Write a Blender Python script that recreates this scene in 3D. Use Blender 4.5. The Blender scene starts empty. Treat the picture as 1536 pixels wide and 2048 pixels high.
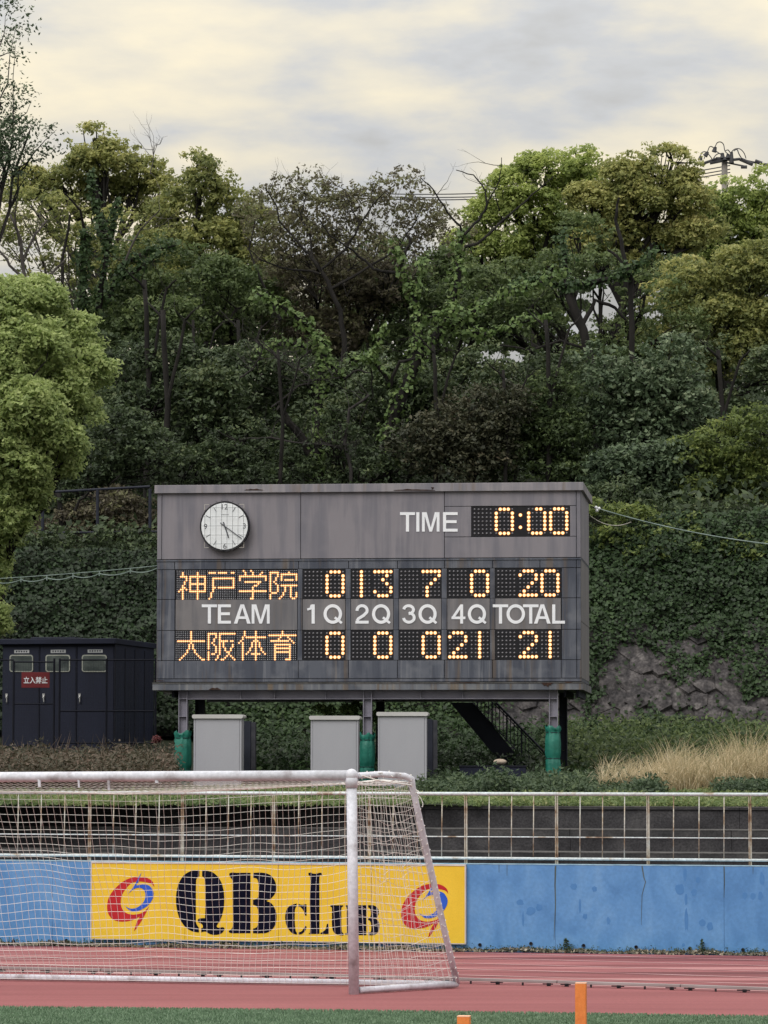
import bpy, math, random
import numpy as np
from mathutils import Vector, Matrix, geometry

S = bpy.context.scene
COL = S.collection
R = math.radians

# ------------------------------------------------------------------ camera
FPX, CAMH = 7100.0, 2.5
PITCH = math.atan(516 / FPX)
ROLL = 0.001
cd = bpy.data.cameras.new('camera')
cam = bpy.data.objects.new('camera', cd)
COL.objects.link(cam)
CM = Matrix.Translation((0, 0, CAMH)) @ Matrix.Rotation(math.pi / 2 + PITCH, 4, 'X') @ Matrix.Rotation(ROLL, 4, 'Z')
cam.matrix_world = CM
cd.sensor_fit = 'VERTICAL'
cd.sensor_height = 36.0
cd.lens = FPX / 2048 * 36.0
cd.clip_start = 0.5
cd.clip_end = 3000
S.camera = cam

# ------------------------------------------------------------------ light
SUN_EL, SUN_AZ = R(46), R(-142)          # azimuth measured from +Y (view direction), negative = left
w = bpy.data.worlds.new('World')
S.world = w
w.use_nodes = True
nt = w.node_tree
for n in list(nt.nodes):
    nt.nodes.remove(n)


def NN(tree, t, **k):
    n = tree.nodes.new(t)
    for a, b in k.items():
        setattr(n, a, b)
    return n


wo = NN(nt, 'ShaderNodeOutputWorld')
bg = NN(nt, 'ShaderNodeBackground')
bg.inputs['Strength'].default_value = 0.1
sky = NN(nt, 'ShaderNodeTexSky')
sky.sky_type = 'NISHITA'
sky.sun_disc = False
sky.sun_elevation = SUN_EL
sky.sun_rotation = SUN_AZ
tc = NN(nt, 'ShaderNodeTexCoord')
L = nt.links.new


def wmath(op, a, b=None, c=None):
    n = NN(nt, 'ShaderNodeMath', operation=op)
    for i, v in enumerate((a, b, c)):
        if v is None:
            continue
        if isinstance(v, (int, float)):
            n.inputs[i].default_value = v
        else:
            L(v, n.inputs[i])
    return n.outputs[0]


sep = NN(nt, 'ShaderNodeSeparateXYZ')
L(tc.outputs['Generated'], sep.inputs[0])
# cloud layer projected on a flat deck: x/(z+k), y/(z+k)
zz = wmath('ADD', wmath('MAXIMUM', sep.outputs['Z'], 0.0), 0.16)
cx = wmath('DIVIDE', sep.outputs['X'], zz)
cy = wmath('DIVIDE', sep.outputs['Y'], zz)
cmb = NN(nt, 'ShaderNodeCombineXYZ')
L(cx, cmb.inputs[0]); L(cy, cmb.inputs[1])
n1 = NN(nt, 'ShaderNodeTexNoise'); n1.inputs['Scale'].default_value = 2.9; n1.inputs['Detail'].default_value = 7
n1.inputs['Roughness'].default_value = 0.52; n1.inputs['Distortion'].default_value = 0.12
mp = NN(nt, 'ShaderNodeMapping'); mp.inputs['Location'].default_value = (3.7, 1.35, 0.0)
mp.inputs['Scale'].default_value = (1.0, 0.85, 1)
mp.inputs['Rotation'].default_value = (0, 0, R(3))
L(cmb.outputs[0], mp.inputs[0]); L(mp.outputs[0], n1.inputs['Vector'])
n2 = NN(nt, 'ShaderNodeTexNoise'); n2.inputs['Scale'].default_value = 8.0; n2.inputs['Detail'].default_value = 6
mp2 = NN(nt, 'ShaderNodeMapping'); mp2.inputs['Location'].default_value = (7.1, 4.2, 0)
L(cmb.outputs[0], mp2.inputs[0]); L(mp2.outputs[0], n2.inputs['Vector'])
cl = wmath('ADD', wmath('MULTIPLY', n1.outputs[0], 1.2), wmath('MULTIPLY', n2.outputs[0], 0.28))
# thin place in the deck where the low sun glows through
gd = Vector((-0.035, 1.0, 0.205)).normalized()
dot = NN(nt, 'ShaderNodeVectorMath', operation='DOT_PRODUCT')
nrm = NN(nt, 'ShaderNodeVectorMath', operation='NORMALIZE')
L(tc.outputs['Generated'], nrm.inputs[0]); L(nrm.outputs[0], dot.inputs[0]); dot.inputs[1].default_value = gd
glow = wmath('POWER', wmath('MAXIMUM', dot.outputs['Value'], 0.0), 75)
thin = wmath('ADD', wmath('SUBTRACT', cl, 0.325), wmath('MULTIPLY', glow, 0.145))
rp = NN(nt, 'ShaderNodeValToRGB')
e = rp.color_ramp.elements
e[0].position = 0.36; e[0].color = (0.66, 0.65, 0.625, 1)
e[1].position = 0.70; e[1].color = (1.30, 1.16, 0.86, 1)
m_ = rp.color_ramp.elements.new(0.47); m_.color = (0.80, 0.81, 0.82, 1)
m_ = rp.color_ramp.elements.new(0.56); m_.color = (1.03, 0.97, 0.83, 1)
L(thin, rp.inputs[0])
# overcast law: brighter towards the zenith
zen = wmath('ADD', 4.1, wmath('MULTIPLY', wmath('MAXIMUM', sep.outputs['Z'], 0.0), 16.5))
vm = NN(nt, 'ShaderNodeVectorMath', operation='SCALE')
L(rp.outputs[0], vm.inputs[0]); L(zen, vm.inputs['Scale'])
mx = NN(nt, 'ShaderNodeMixRGB'); mx.inputs[0].default_value = 0.975
L(sky.outputs[0], mx.inputs[1]); L(vm.outputs[0], mx.inputs[2])
L(mx.outputs[0], bg.inputs['Color'])
L(bg.outputs[0], wo.inputs['Surface'])

sl = bpy.data.lights.new('sun', 'SUN')
sl.energy = 1.5
sl.angle = R(36)
sl.color = (1.0, 0.975, 0.94)
so = bpy.data.objects.new('sun', sl)
COL.objects.link(so)
sd = Vector((math.sin(SUN_AZ) * math.cos(SUN_EL), math.cos(SUN_AZ) * math.cos(SUN_EL), math.sin(SUN_EL)))
so.rotation_euler = sd.to_track_quat('Z', 'Y').to_euler()

S.view_settings.view_transform = 'Standard'
S.view_settings.look = 'None'
S.view_settings.gamma = 1
S.view_settings.use_curve_mapping = False
S.view_settings.exposure = 0.15
S.cycles.max_bounces = 6
S.cycles.transparent_max_bounces = 4


# ------------------------------------------------------------------ geometry helpers
def ray(px, py):
    return (CM.to_3x3() @ Vector((px - 768, 1024 - py, -FPX)))


ORI = Vector((0, 0, CAMH))


def at(px, py, Y):
    r = ray(px, py)
    return ORI + r * (Y / r.y)


def gnd(px, py, z=0.0):
    r = ray(px, py)
    return ORI + r * ((z - CAMH) / r.z)


class Plane:
    """a vertical plane through o with horizontal direction u; n looks towards the camera"""
    def __init__(s, o, u):
        s.o = Vector((o[0], o[1], 0)); s.u = Vector((u[0], u[1], 0)).normalized()
        s.n = Vector((s.u.y, -s.u.x, 0))
        s.z = Vector((0, 0, 1))

    def uz(s, px, py, off=0.0):
        r = ray(px, py)
        t = ((s.o + s.n * off - ORI).dot(s.n)) / r.dot(s.n)
        p = ORI + r * t
        return (p - s.o).dot(s.u), p.z

    def pt(s, u, z, off=0.0):
        return s.o + s.u * u + s.n * off + Vector((0, 0, z))

    def hit(s, px, py, off=0.0):
        return s.pt(*s.uz(px, py, off), off)


class MB:
    def __init__(s):
        s.v = []; s.f = []

    def quad(s, a, b, c, d):
        i = len(s.v); s.v += [a, b, c, d]; s.f.append((i, i + 1, i + 2, i + 3)); return s

    def box(s, o, ax, ay, az):
        """o corner, three edge vectors"""
        o = Vector(o); ax = Vector(ax); ay = Vector(ay); az = Vector(az)
        i = len(s.v)
        s.v += [o, o + ax, o + ax + ay, o + ay, o + az, o + ax + az, o + ax + ay + az, o + ay + az]
        fs = [(0, 3, 2, 1), (4, 5, 6, 7), (0, 1, 5, 4), (1, 2, 6, 5), (2, 3, 7, 6), (3, 0, 4, 7)]
        if ax.cross(ay).dot(az) < 0:
            fs = [tuple(reversed(q)) for q in fs]
        s.f += [tuple(i + k for k in q) for q in fs]
        return s

    def pbox(s, P, u0, u1, z0, z1, o0, o1):
        return s.box(P.pt(u0, z0, o0), P.u * (u1 - u0), P.n * (o1 - o0), Vector((0, 0, z1 - z0)))

    def xbox(s, P, x0, y0, x1, y1, o0, o1):
        """pixel rectangle measured on the front face (offset o1)"""
        ua, za = P.uz(x0, y0, o1); ub, zb = P.uz(x1, y1, o1)
        return s.pbox(P, ua, ub, zb, za, o0, o1)

    def tube(s, pts, rad, n=6, cap=True):
        pts = [Vector(p) for p in pts]
        if isinstance(rad, (int, float)):
            rad = [rad] * len(pts)
        base = len(s.v)
        up = None
        for k, p in enumerate(pts):
            a = pts[max(k - 1, 0)]; b = pts[min(k + 1, len(pts) - 1)]
            d = (b - a)
            d = d.normalized() if d.length > 1e-9 else Vector((0, 0, 1))
            if up is None:
                up = d.orthogonal().normalized()
            up = (up - d * up.dot(d))
            up = up.normalized() if up.length > 1e-6 else d.orthogonal().normalized()
            sd_ = d.cross(up)
            for j in range(n):
                t = 2 * math.pi * j / n
                s.v.append(p + (up * math.cos(t) + sd_ * math.sin(t)) * rad[k])
        for k in range(len(pts) - 1):
            for j in range(n):
                a = base + k * n + j; b = base + k * n + (j + 1) % n
                s.f.append((a, b, b + n, a + n))
        if cap:
            s.f.append(tuple(base + j for j in reversed(range(n))))
            s.f.append(tuple(base + (len(pts) - 1) * n + j for j in range(n)))
        return s

    def prism(s, pts, depth):
        """pts: outline (3D, facing viewer counter-clockwise), depth: vector to the back"""
        pts = [Vector(p) for p in pts]; depth = Vector(depth)
        i = len(s.v); n = len(pts)
        s.v += pts + [p + depth for p in pts]
        for t in geometry.tessellate_polygon([pts]):
            a, b, c = [pts[k] for k in t]
            t = tuple(t)
            if (b - a).cross(c - a).dot(depth) > 0:
                t = tuple(reversed(t))
            s.f.append(tuple(i + k for k in t))
            s.f.append(tuple(i + n + k for k in reversed(t)))
        for k in range(n):
            s.f.append((i + k, i + (k + 1) % n, i + n + (k + 1) % n, i + n + k))
        return s

    def dome(s, c, u, v, n, r, h, seg=8):
        i = len(s.v)
        for (rr, hh) in ((r, 0), (r * .75, h * .7)):
            for k in range(seg):
                t = 2 * math.pi * k / seg
                s.v.append(c + u * (rr * math.cos(t)) + v * (rr * math.sin(t)) + n * hh)
        s.v.append(c + n * h)
        for k in range(seg):
            k2 = (k + 1) % seg
            s.f.append((i + k, i + k2, i + seg + k2, i + seg + k))
            s.f.append((i + seg + k, i + seg + k2, i + 2 * seg))
        return s

    def ball(s, c, r, seg=10, rings=6, sc=(1, 1, 1)):
        c = Vector(c); i = len(s.v)
        for a in range(1, rings):
            ph = math.pi * a / rings
            for k in range(seg):
                t = 2 * math.pi * k / seg
                s.v.append(c + Vector((r * sc[0] * math.sin(ph) * math.cos(t), r * sc[1] * math.sin(ph) * math.sin(t), r * sc[2] * math.cos(ph))))
        s.v += [c + Vector((0, 0, r * sc[2])), c - Vector((0, 0, r * sc[2]))]
        T = i + (rings - 1) * seg
        for a in range(rings - 2):
            for k in range(seg):
                p = i + a * seg + k; q = i + a * seg + (k + 1) % seg
                s.f.append((p, p + seg, q + seg, q))
        for k in range(seg):
            s.f.append((T, i + k, i + (k + 1) % seg))
            b = i + (rings - 2) * seg
            s.f.append((T + 1, b + (k + 1) % seg, b + k))
        return s


def rootof(o):
    while o.parent:
        o = o.parent
    return o


def build(name, mb, mat, parent=None, label=None, smooth=False, bevel=0.0, kind=None, origin=None):
    """link the collected shapes as ONE mesh object; vertices are stored relative to the thing's base"""
    me = bpy.data.meshes.new(name)
    off = Vector((0, 0, 0))
    if parent is not None:
        off = rootof(parent).location
    elif origin is not None:
        off = Vector(origin)
    me.from_pydata([tuple(v - off) for v in mb.v], [], mb.f)
    me.update()
    if smooth:
        me.polygons.foreach_set('use_smooth', [True] * len(me.polygons))
    me.materials.append(mat)
    o = bpy.data.objects.new(name, me)
    COL.objects.link(o)
    if parent is not None:
        o.parent = parent
    elif origin is not None:
        o.location = origin
    if bevel:
        b = o.modifiers.new('bevel', 'BEVEL'); b.width = bevel; b.segments = 2; b.limit_method = 'ANGLE'
    if label: o['label'] = label
    if kind: o['kind'] = kind
    return o


def thing(name, label, cat, loc, group=None):
    o = bpy.data.objects.new(name, None)
    COL.objects.link(o)
    o.location = loc
    o.empty_display_size = 0.2
    o['label'] = label; o['category'] = cat
    if group: o['group'] = group
    return o


def tag(o, label=None, cat=None, group=None, kind=None):
    if label: o['label'] = label
    if cat: o['category'] = cat
    if group: o['group'] = group
    if kind: o['kind'] = kind
    return o


# ------------------------------------------------------------------ materials
MATS = {}


def noise_mat(name, stops, scale=4.0, stretch=(1, 1, 1), detail=6, rough=0.8, bump=0.0, bscale=None, metallic=0.0,
              fine=0.0, fscale=60.0, spec=0.3, rot=(0, 0, 0), coord='Object', dist=0.0):
    m = bpy.data.materials.new(name); m.use_nodes = True
    t = m.node_tree; b = t.nodes['Principled BSDF']
    c = NN(t, 'ShaderNodeTexCoord'); mp = NN(t, 'ShaderNodeMapping')
    mp.inputs['Scale'].default_value = stretch; mp.inputs['Rotation'].default_value = rot
    t.links.new(c.outputs[coord], mp.inputs[0])
    n = NN(t, 'ShaderNodeTexNoise'); n.inputs['Scale'].default_value = scale; n.inputs['Detail'].default_value = detail
    n.inputs['Distortion'].default_value = dist
    t.links.new(mp.outputs[0], n.inputs['Vector'])
    rp = NN(t, 'ShaderNodeValToRGB')
    el = rp.color_ramp.elements
    while len(el) < len(stops):
        el.new(0.5)
    for i, (p, col) in enumerate(stops):
        el[i].position = p; el[i].color = (*col, 1)
    t.links.new(n.outputs[0], rp.inputs[0])
    out = rp.outputs[0]
    if fine:
        n2 = NN(t, 'ShaderNodeTexNoise'); n2.inputs['Scale'].default_value = fscale; n2.inputs['Detail'].default_value = 3
        t.links.new(c.outputs[coord], n2.inputs['Vector'])
        r2 = NN(t, 'ShaderNodeMapRange'); r2.inputs['From Min'].default_value = 0.3; r2.inputs['From Max'].default_value = 0.7
        r2.inputs['To Min'].default_value = 1 - fine; r2.inputs['To Max'].default_value = 1 + fine
        t.links.new(n2.outputs[0], r2.inputs[0])
        vm = NN(t, 'ShaderNodeVectorMath', operation='SCALE')
        t.links.new(out, vm.inputs[0]); t.links.new(r2.outputs[0], vm.inputs['Scale'])
        out = vm.outputs[0]
    t.links.new(out, b.inputs['Base Color'])
    b.inputs['Roughness'].default_value = rough
    b.inputs['Metallic'].default_value = metallic
    b.inputs['Specular IOR Level'].default_value = spec
    if bump:
        nb = NN(t, 'ShaderNodeTexNoise'); nb.inputs['Scale'].default_value = bscale or scale * 4; nb.inputs['Detail'].default_value = 5
        t.links.new(mp.outputs[0], nb.inputs['Vector'])
        bp = NN(t, 'ShaderNodeBump'); bp.inputs['Strength'].default_value = bump; bp.inputs['Distance'].default_value = 0.02
        t.links.new(nb.outputs[0], bp.inputs['Height'])
        t.links.new(bp.outputs[0], b.inputs['Normal'])
    m['mapping'] = 1
    return m


VAL = {'camphor_new_leaves': 1.15, 'fresh_green_leaves': 1.38, 'olive_leaves': 1.5, 'bronze_leaves': 1.15, 'bank_grass': 1.25, 'light_ivy_leaves': 1.35, 'dry_reeds': 1.25, 'yellow_green_leaves': 1.1, 'artificial_turf_fibre': 1.05}


def leaf_mat(name, stops, trans=0.35):
    m = bpy.data.materials.new(name); m.use_nodes = True
    t = m.node_tree
    for n in list(t.nodes): t.nodes.remove(n)
    o = NN(t, 'ShaderNodeOutputMaterial')
    a = NN(t, 'ShaderNodeAttribute'); a.attribute_name = 'tint'
    rp = NN(t, 'ShaderNodeValToRGB'); el = rp.color_ramp.elements
    while len(el) < len(stops): el.new(0.5)
    for i, (p, c) in enumerate(stops):
        el[i].position = p; el[i].color = (*c, 1)
    t.links.new(a.outputs['Fac'], rp.inputs[0])
    d = NN(t, 'ShaderNodeBsdfPrincipled'); d.inputs['Roughness'].default_value = 0.55
    d.inputs['Specular IOR Level'].default_value = 0.35
    tr = NN(t, 'ShaderNodeBsdfTranslucent')
    h0 = NN(t, 'ShaderNodeHueSaturation'); h0.inputs['Saturation'].default_value = .86; h0.inputs['Value'].default_value = VAL.get(name, 1.0)
    t.links.new(rp.outputs[0], h0.inputs['Color']); rp = h0
    t.links.new(rp.outputs[0], d.inputs['Base Color'])
    hs = NN(t, 'ShaderNodeHueSaturation'); hs.inputs['Saturation'].default_value = 1.0; hs.inputs['Value'].default_value = 1.15
    t.links.new(rp.outputs[0], hs.inputs['Color']); t.links.new(hs.outputs[0], tr.inputs['Color'])
    mx = NN(t, 'ShaderNodeMixShader'); mx.inputs[0].default_value = trans
    t.links.new(d.outputs[0], mx.inputs[1]); t.links.new(tr.outputs[0], mx.inputs[2])
    t.links.new(mx.outputs[0], o.inputs['Surface'])
    return m


def emit_mat(name, col, strength):
    m = bpy.data.materials.new(name); m.use_nodes = True
    b = m.node_tree.nodes['Principled BSDF']
    b.inputs['Base Color'].default_value = (*[min(1, c) * .3 for c in col], 1)
    b.inputs['Emission Color'].default_value = (*col, 1)
    b.inputs['Emission Strength'].default_value = strength
    return m


def cladding_mat(name, base, dark, light, rust_amt, streak=0.5):
    """painted steel sheet with vertical rain streaks, smears and rust runs"""
    m = bpy.data.materials.new(name); m.use_nodes = True
    t = m.node_tree; b = t.nodes['Principled BSDF']; lk = t.links.new
    c = NN(t, 'ShaderNodeTexCoord')

    def noise(sc, stretch, det=5, dist=0.0):
        mp = NN(t, 'ShaderNodeMapping'); mp.inputs['Scale'].default_value = stretch
        lk(c.outputs['Object'], mp.inputs[0])
        n = NN(t, 'ShaderNodeTexNoise'); n.inputs['Scale'].default_value = sc; n.inputs['Detail'].default_value = det
        n.inputs['Distortion'].default_value = dist
        lk(mp.outputs[0], n.inputs['Vector']); return n.outputs[0]

    def rng(v, a, b_, lo=0.0, hi=1.0):
        r = NN(t, 'ShaderNodeMapRange'); r.inputs[1].default_value = a; r.inputs[2].default_value = b_
        r.inputs[3].default_value = lo; r.inputs[4].default_value = hi
        lk(v, r.inputs[0]); return r.outputs[0]

    def mix(f, a, col):
        x = NN(t, 'ShaderNodeMixRGB'); lk(f, x.inputs[0])
        if isinstance(a, tuple): x.inputs[1].default_value = (*a, 1)
        else: lk(a, x.inputs[1])
        x.inputs[2].default_value = (*col, 1); return x.outputs[0]
    s1 = rng(noise(6.0, (1, 1, .07), 7), .47, .62, 0, streak)
    s2 = rng(noise(4.2, (1, 1, .16), 6, .2), .47, .58, 0, streak * .8)
    s3 = rng(noise(15.0, (1, 1, .05), 4), .56, .68, 0, streak * .6)
    s4 = rng(noise(3.0, (1, 1, 1), 6), .5, .7, 0, streak * .5)
    out = mix(s1, base, dark)
    out = mix(s2, out, dark)
    out = mix(s3, out, light)
    out = mix(s4, out, light)
    rz = rng(noise(6.0, (1, 1, .06), 4), .56, .66, 0, rust_amt)
    out = mix(rz, out, (.17, .115, .062))
    lk(out, b.inputs['Base Color'])
    b.inputs['Roughness'].default_value = .6
    b.inputs['Specular IOR Level'].default_value = .3
    return m


M = MATS
M['clad_up'] = cladding_mat('weathered_mauve_paint', (.232, .215, .238), (.135, .135, .165), (.27, .25, .275), .0, .5)
M['clad_low'] = cladding_mat('weathered_slate_paint', (.10, .108, .135), (.045, .052, .075), (.215, .22, .245), .4, .75)
M['clad_lab'] = cladding_mat('label_panel_paint', (.19, .178, .185), (.115, .115, .13), (.25, .235, .24), .25, .6)
M['clad_base'] = cladding_mat('weathered_tray_paint', (.15, .158, .18), (.07, .078, .10), (.27, .26, .25), .65, .8)
M['roof_fascia'] = cladding_mat('roof_fascia_paint', (.27, .25, .27), (.15, .15, .18), (.34, .32, .33), .35, .6)
M['joint'] = noise_mat('dark_joint', [(.4, (.03, .032, .04)), (.6, (.05, .05, .06))], 5)
M['steel'] = noise_mat('grey_steel_paint', [(.3, (.20, .19, .235)), (.6, (.27, .26, .31)), (.8, (.30, .27, .29))], 3, rough=.55, fine=.1)
M['dark_steel'] = noise_mat('dark_steel_paint', [(.3, (.012, .014, .024)), (.7, (.022, .025, .04))], 3, rough=.7)
M['led_black'] = noise_mat('led_black', [(.3, (.006, .006, .009)), (.7, (.012, .012, .016))], 8, rough=.55)
M['led_on'] = emit_mat('lit_bulb_glass', (1.0, .70, .33), 1.75)
M['led_halo'] = emit_mat('added_lamp_halo', (1.0, .27, .03), .5)  # added orange glow imitating the halo round lit bulbs, not a lamp part
M['led_off'] = noise_mat('unlit_bulb_glass', [(.3, (.12, .115, .13)), (.7, (.20, .19, .21))], 30, rough=.25, spec=.6)
M['led_small_on'] = emit_mat('lit_small_bulb_glass', (1.0, .60, .29), 1.8)
M['led_small_off'] = noise_mat('unlit_small_bulb_glass', [(.3, (.38, .38, .42)), (.7, (.6, .6, .66))], 30, rough=.25, spec=.6)
M['white'] = noise_mat('white_letter_paint', [(.3, (.82, .83, .88)), (.7, (.90, .90, .94))], 3, rough=.5, fine=.05)
M['worn_white'] = noise_mat('worn_white_paint', [(.24, (.22, .19, .20)), (.34, (.44, .42, .46)), (.42, (.58, .58, .64)), (.7, (.70, .71, .79))], 4, rough=.5, fine=.12, fscale=25)
M['fence_white'] = noise_mat('rusty_white_paint', [(.27, (.16, .09, .06)), (.35, (.40, .34, .27)), (.41, (.56, .60, .61)), (.75, (.62, .71, .75))], 3.3, rough=.6, fine=.2, fscale=30)
M['fence_bar'] = noise_mat('rusty_cream_paint', [(.34, (.15, .085, .055)), (.43, (.33, .25, .17)), (.52, (.50, .47, .40)), (.75, (.58, .62, .60))], 5, rough=.6, fine=.2, fscale=30)
M['net'] = noise_mat('net_cord', [(.3, (.74, .72, .69)), (.7, (.88, .86, .84))], 3)
M['blue'] = noise_mat('blue_wall_paint', [(.34, (.088, .23, .48)), (.45, (.104, .262, .53)), (.55, (.12, .285, .555)), (.68, (.15, .32, .58))], 2.2, (1, 1, .6), 9, .75, .1, 30, fine=.07, fscale=22, dist=.8)
M['concrete_dark'] = noise_mat('dark_weathered_concrete', [(.3, (.026, .025, .028)), (.55, (.044, .042, .046)), (.75, (.075, .072, .075))], 2.0, (1, 1, 1), 8, .9, .5, 30, fine=.35, fscale=35)
M['concrete_mid'] = noise_mat('grey_weathered_concrete', [(.3, (.03, .03, .032)), (.55, (.052, .05, .052)), (.75, (.085, .08, .08))], 2.4, detail=8, rough=.9, bump=.4, fine=.3, fscale=35)
M['concrete_edge'] = noise_mat('worn_concrete_edge', [(.35, (.06, .058, .058)), (.6, (.10, .096, .095)), (.75, (.15, .14, .135))], 3, detail=8, rough=.9, bump=.4, fine=.25, fscale=30)
M['cap'] = noise_mat('pale_wall_cap', [(.35, (.16, .30, .42)), (.6, (.34, .50, .60))], 6)
M['yellow'] = noise_mat('yellow_sign_paint', [(.35, (.74, .50, .035)), (.7, (.82, .57, .05))], 2, rough=.5, fine=.05)
M['sign_black'] = noise_mat('black_sign_paint', [(.3, (.004, .005, .014)), (.7, (.008, .009, .022))], 5, rough=.9, spec=.05)
M['sign_red'] = noise_mat('red_sign_paint', [(.3, (.42, .012, .02)), (.7, (.50, .02, .025))], 5, rough=.5)
M['sign_blue'] = noise_mat('blue_sign_paint', [(.3, (.02, .09, .52)), (.7, (.03, .12, .6))], 5, rough=.5)
M['sign_frame'] = noise_mat('white_sign_frame', [(.3, (.5, .46, .42)), (.7, (.65, .62, .6))], 5)
M['track'] = noise_mat('red_track', [(.36, (.13, .038, .042)), (.46, (.215, .066, .07)), (.55, (.29, .10, .105)), (.66, (.40, .19, .19))], 1.3, (.10, 1.4, 1), 7, .85, .15, 40, fine=.10, fscale=25)
M['track_in'] = noise_mat('red_track_infield', [(.3, (.215, .066, .07)), (.5, (.26, .083, .087)), (.7, (.31, .105, .108))], .9, (.2, 1.6, 1), 7, .85, .15, 40, fine=.10, fscale=25)
M['lane'] = noise_mat('faded_lane_paint', [(.35, (.36, .15, .155)), (.5, (.50, .28, .285)), (.7, (.62, .42, .42))], 1.3, (.5, 1, 1), 7, .8)
M['alu'] = noise_mat('dull_aluminium', [(.3, (.26, .22, .22)), (.7, (.40, .36, .36))], 2, (.4, 1, 1), metallic=.2, rough=.5)
M['turf_base'] = noise_mat('turf_base', [(.3, (.075, .14, .07)), (.7, (.115, .195, .105))], 6, fine=.2)
M['soil'] = noise_mat('soil', [(.3, (.022, .02, .012)), (.5, (.035, .04, .015)), (.7, (.05, .045, .025))], 1.2, detail=8, bump=.5, rough=.95)
M['forest_floor'] = noise_mat('forest_floor', [(.3, (.008, .011, .006)), (.7, (.02, .026, .01))], 1.0, detail=8, bump=.5, rough=.95)
M['stone'] = noise_mat('retaining_stone', [(.3, (.026, .025, .027)), (.5, (.068, .062, .064)), (.72, (.145, .132, .130))], 4.5, detail=9, bump=.9, bscale=9, rough=.95, fine=.3, fscale=18)
M['mortar'] = noise_mat('wall_mortar', [(.3, (.018, .018, .016)), (.7, (.04, .038, .034))], 3, detail=8, bump=.6, rough=.95)
M['cabinet'] = noise_mat('cabinet_grey_paint', [(.3, (.35, .35, .39)), (.7, (.42, .42, .455))], 1.2, (1, 1, .3), rough=.5, fine=.03)
M['cabinet_lid'] = noise_mat('cabinet_lid_paint', [(.3, (.46, .45, .45)), (.7, (.58, .57, .56))], 2, rough=.5)
M['tarp'] = noise_mat('green_tarp', [(.3, (.010, .115, .085)), (.6, (.018, .175, .13)), (.8, (.035, .24, .18))], 5, rough=.42, bump=.5, bscale=12, spec=.5)
M['hut'] = noise_mat('navy_hut_paint', [(.3, (.007, .009, .023)), (.7, (.011, .0145, .034))], 2, (1, 1, .3), rough=.6, fine=.1)
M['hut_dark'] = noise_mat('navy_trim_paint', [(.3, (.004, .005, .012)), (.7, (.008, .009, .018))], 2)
M['cream'] = noise_mat('cream_frame', [(.3, (.28, .29, .25)), (.7, (.38, .39, .34))], 6)
M['plaque'] = noise_mat('plaque_white', [(.3, (.35, .36, .37)), (.7, (.45, .46, .47))], 6)
M['glass'] = noise_mat('mottled_window', [(.3, (.02, .03, .03)), (.55, (.06, .075, .07)), (.75, (.14, .16, .16))], 3, (1, 1, 2.2), rough=.12, spec=.7, detail=8)  # pane colour mottled from dark to pale grey
M['chrome'] = noise_mat('handle_metal', [(.3, (.35, .34, .33)), (.7, (.5, .5, .5))], 8, metallic=.4, rough=.4)
M['sign_maroon'] = noise_mat('maroon_sign', [(.3, (.14, .016, .022)), (.7, (.20, .03, .035))], 6, rough=.6)
M['orange'] = noise_mat('orange_vinyl', [(.3, (.72, .185, .045)), (.7, (.84, .25, .065))], 14, rough=.55, bump=.15, bscale=40, fine=.05)
M['orange_seam'] = noise_mat('orange_seam', [(.3, (.85, .45, .30)), (.7, (.9, .55, .38))], 14)
M['bark'] = noise_mat('dark_bark', [(.3, (.008, .0075, .007)), (.7, (.024, .021, .019))], 5, (1, 1, .3), bump=.8, rough=.95)
M['bark_pale'] = noise_mat('pale_bark', [(.3, (.055, .05, .046)), (.7, (.12, .105, .098))], 5, (1, 1, .3), bump=.5, rough=.95)
M['bark_grey'] = noise_mat('grey_bark', [(.3, (.02, .018, .018)), (.7, (.05, .045, .043))], 5, (1, 1, .3), bump=.5, rough=.95)
M['clock_face'] = noise_mat('clock_face', [(.3, (.84, .87, .90)), (.7, (.90, .92, .94))], 3)
M['clock_black'] = noise_mat('clock_black', [(.3, (.01, .01, .014)), (.7, (.025, .025, .03))], 8, rough=.4)
M['clock_hand'] = noise_mat('clock_hand', [(.3, (.10, .105, .12)), (.7, (.14, .145, .16))], 8)
M['wire_pale'] = noise_mat('pale_wire', [(.3, (.42, .40, .36)), (.7, (.6, .57, .5))], 8)
M['wire_dark'] = noise_mat('dark_wire', [(.3, (.05, .05, .055)), (.7, (.09, .09, .095))], 8)
M['cable'] = noise_mat('grey_green_cable', [(.3, (.14, .19, .17)), (.7, (.26, .32, .30))], 3)
M['porcelain'] = noise_mat('white_porcelain', [(.3, (.75, .77, .8)), (.7, (.85, .86, .88))], 8, rough=.2)
M['pole'] = noise_mat('concrete_pole', [(.3, (.16, .145, .125)), (.7, (.24, .22, .2))], 3)
M['rust'] = noise_mat('rust', [(.3, (.02, .012, .012)), (.7, (.075, .038, .026))], 20, rough=.95, bump=.6)
M['sack'] = noise_mat('tan_sack', [(.3, (.36, .29, .23)), (.7, (.48, .40, .33))], 6, bump=.4)
M['litter'] = leaf_mat('dry_litter', [(0, (.04, .05, .025)), (.45, (.14, .12, .075)), (.8, (.30, .25, .17)), (1, (.48, .41, .31))], .1)

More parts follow.
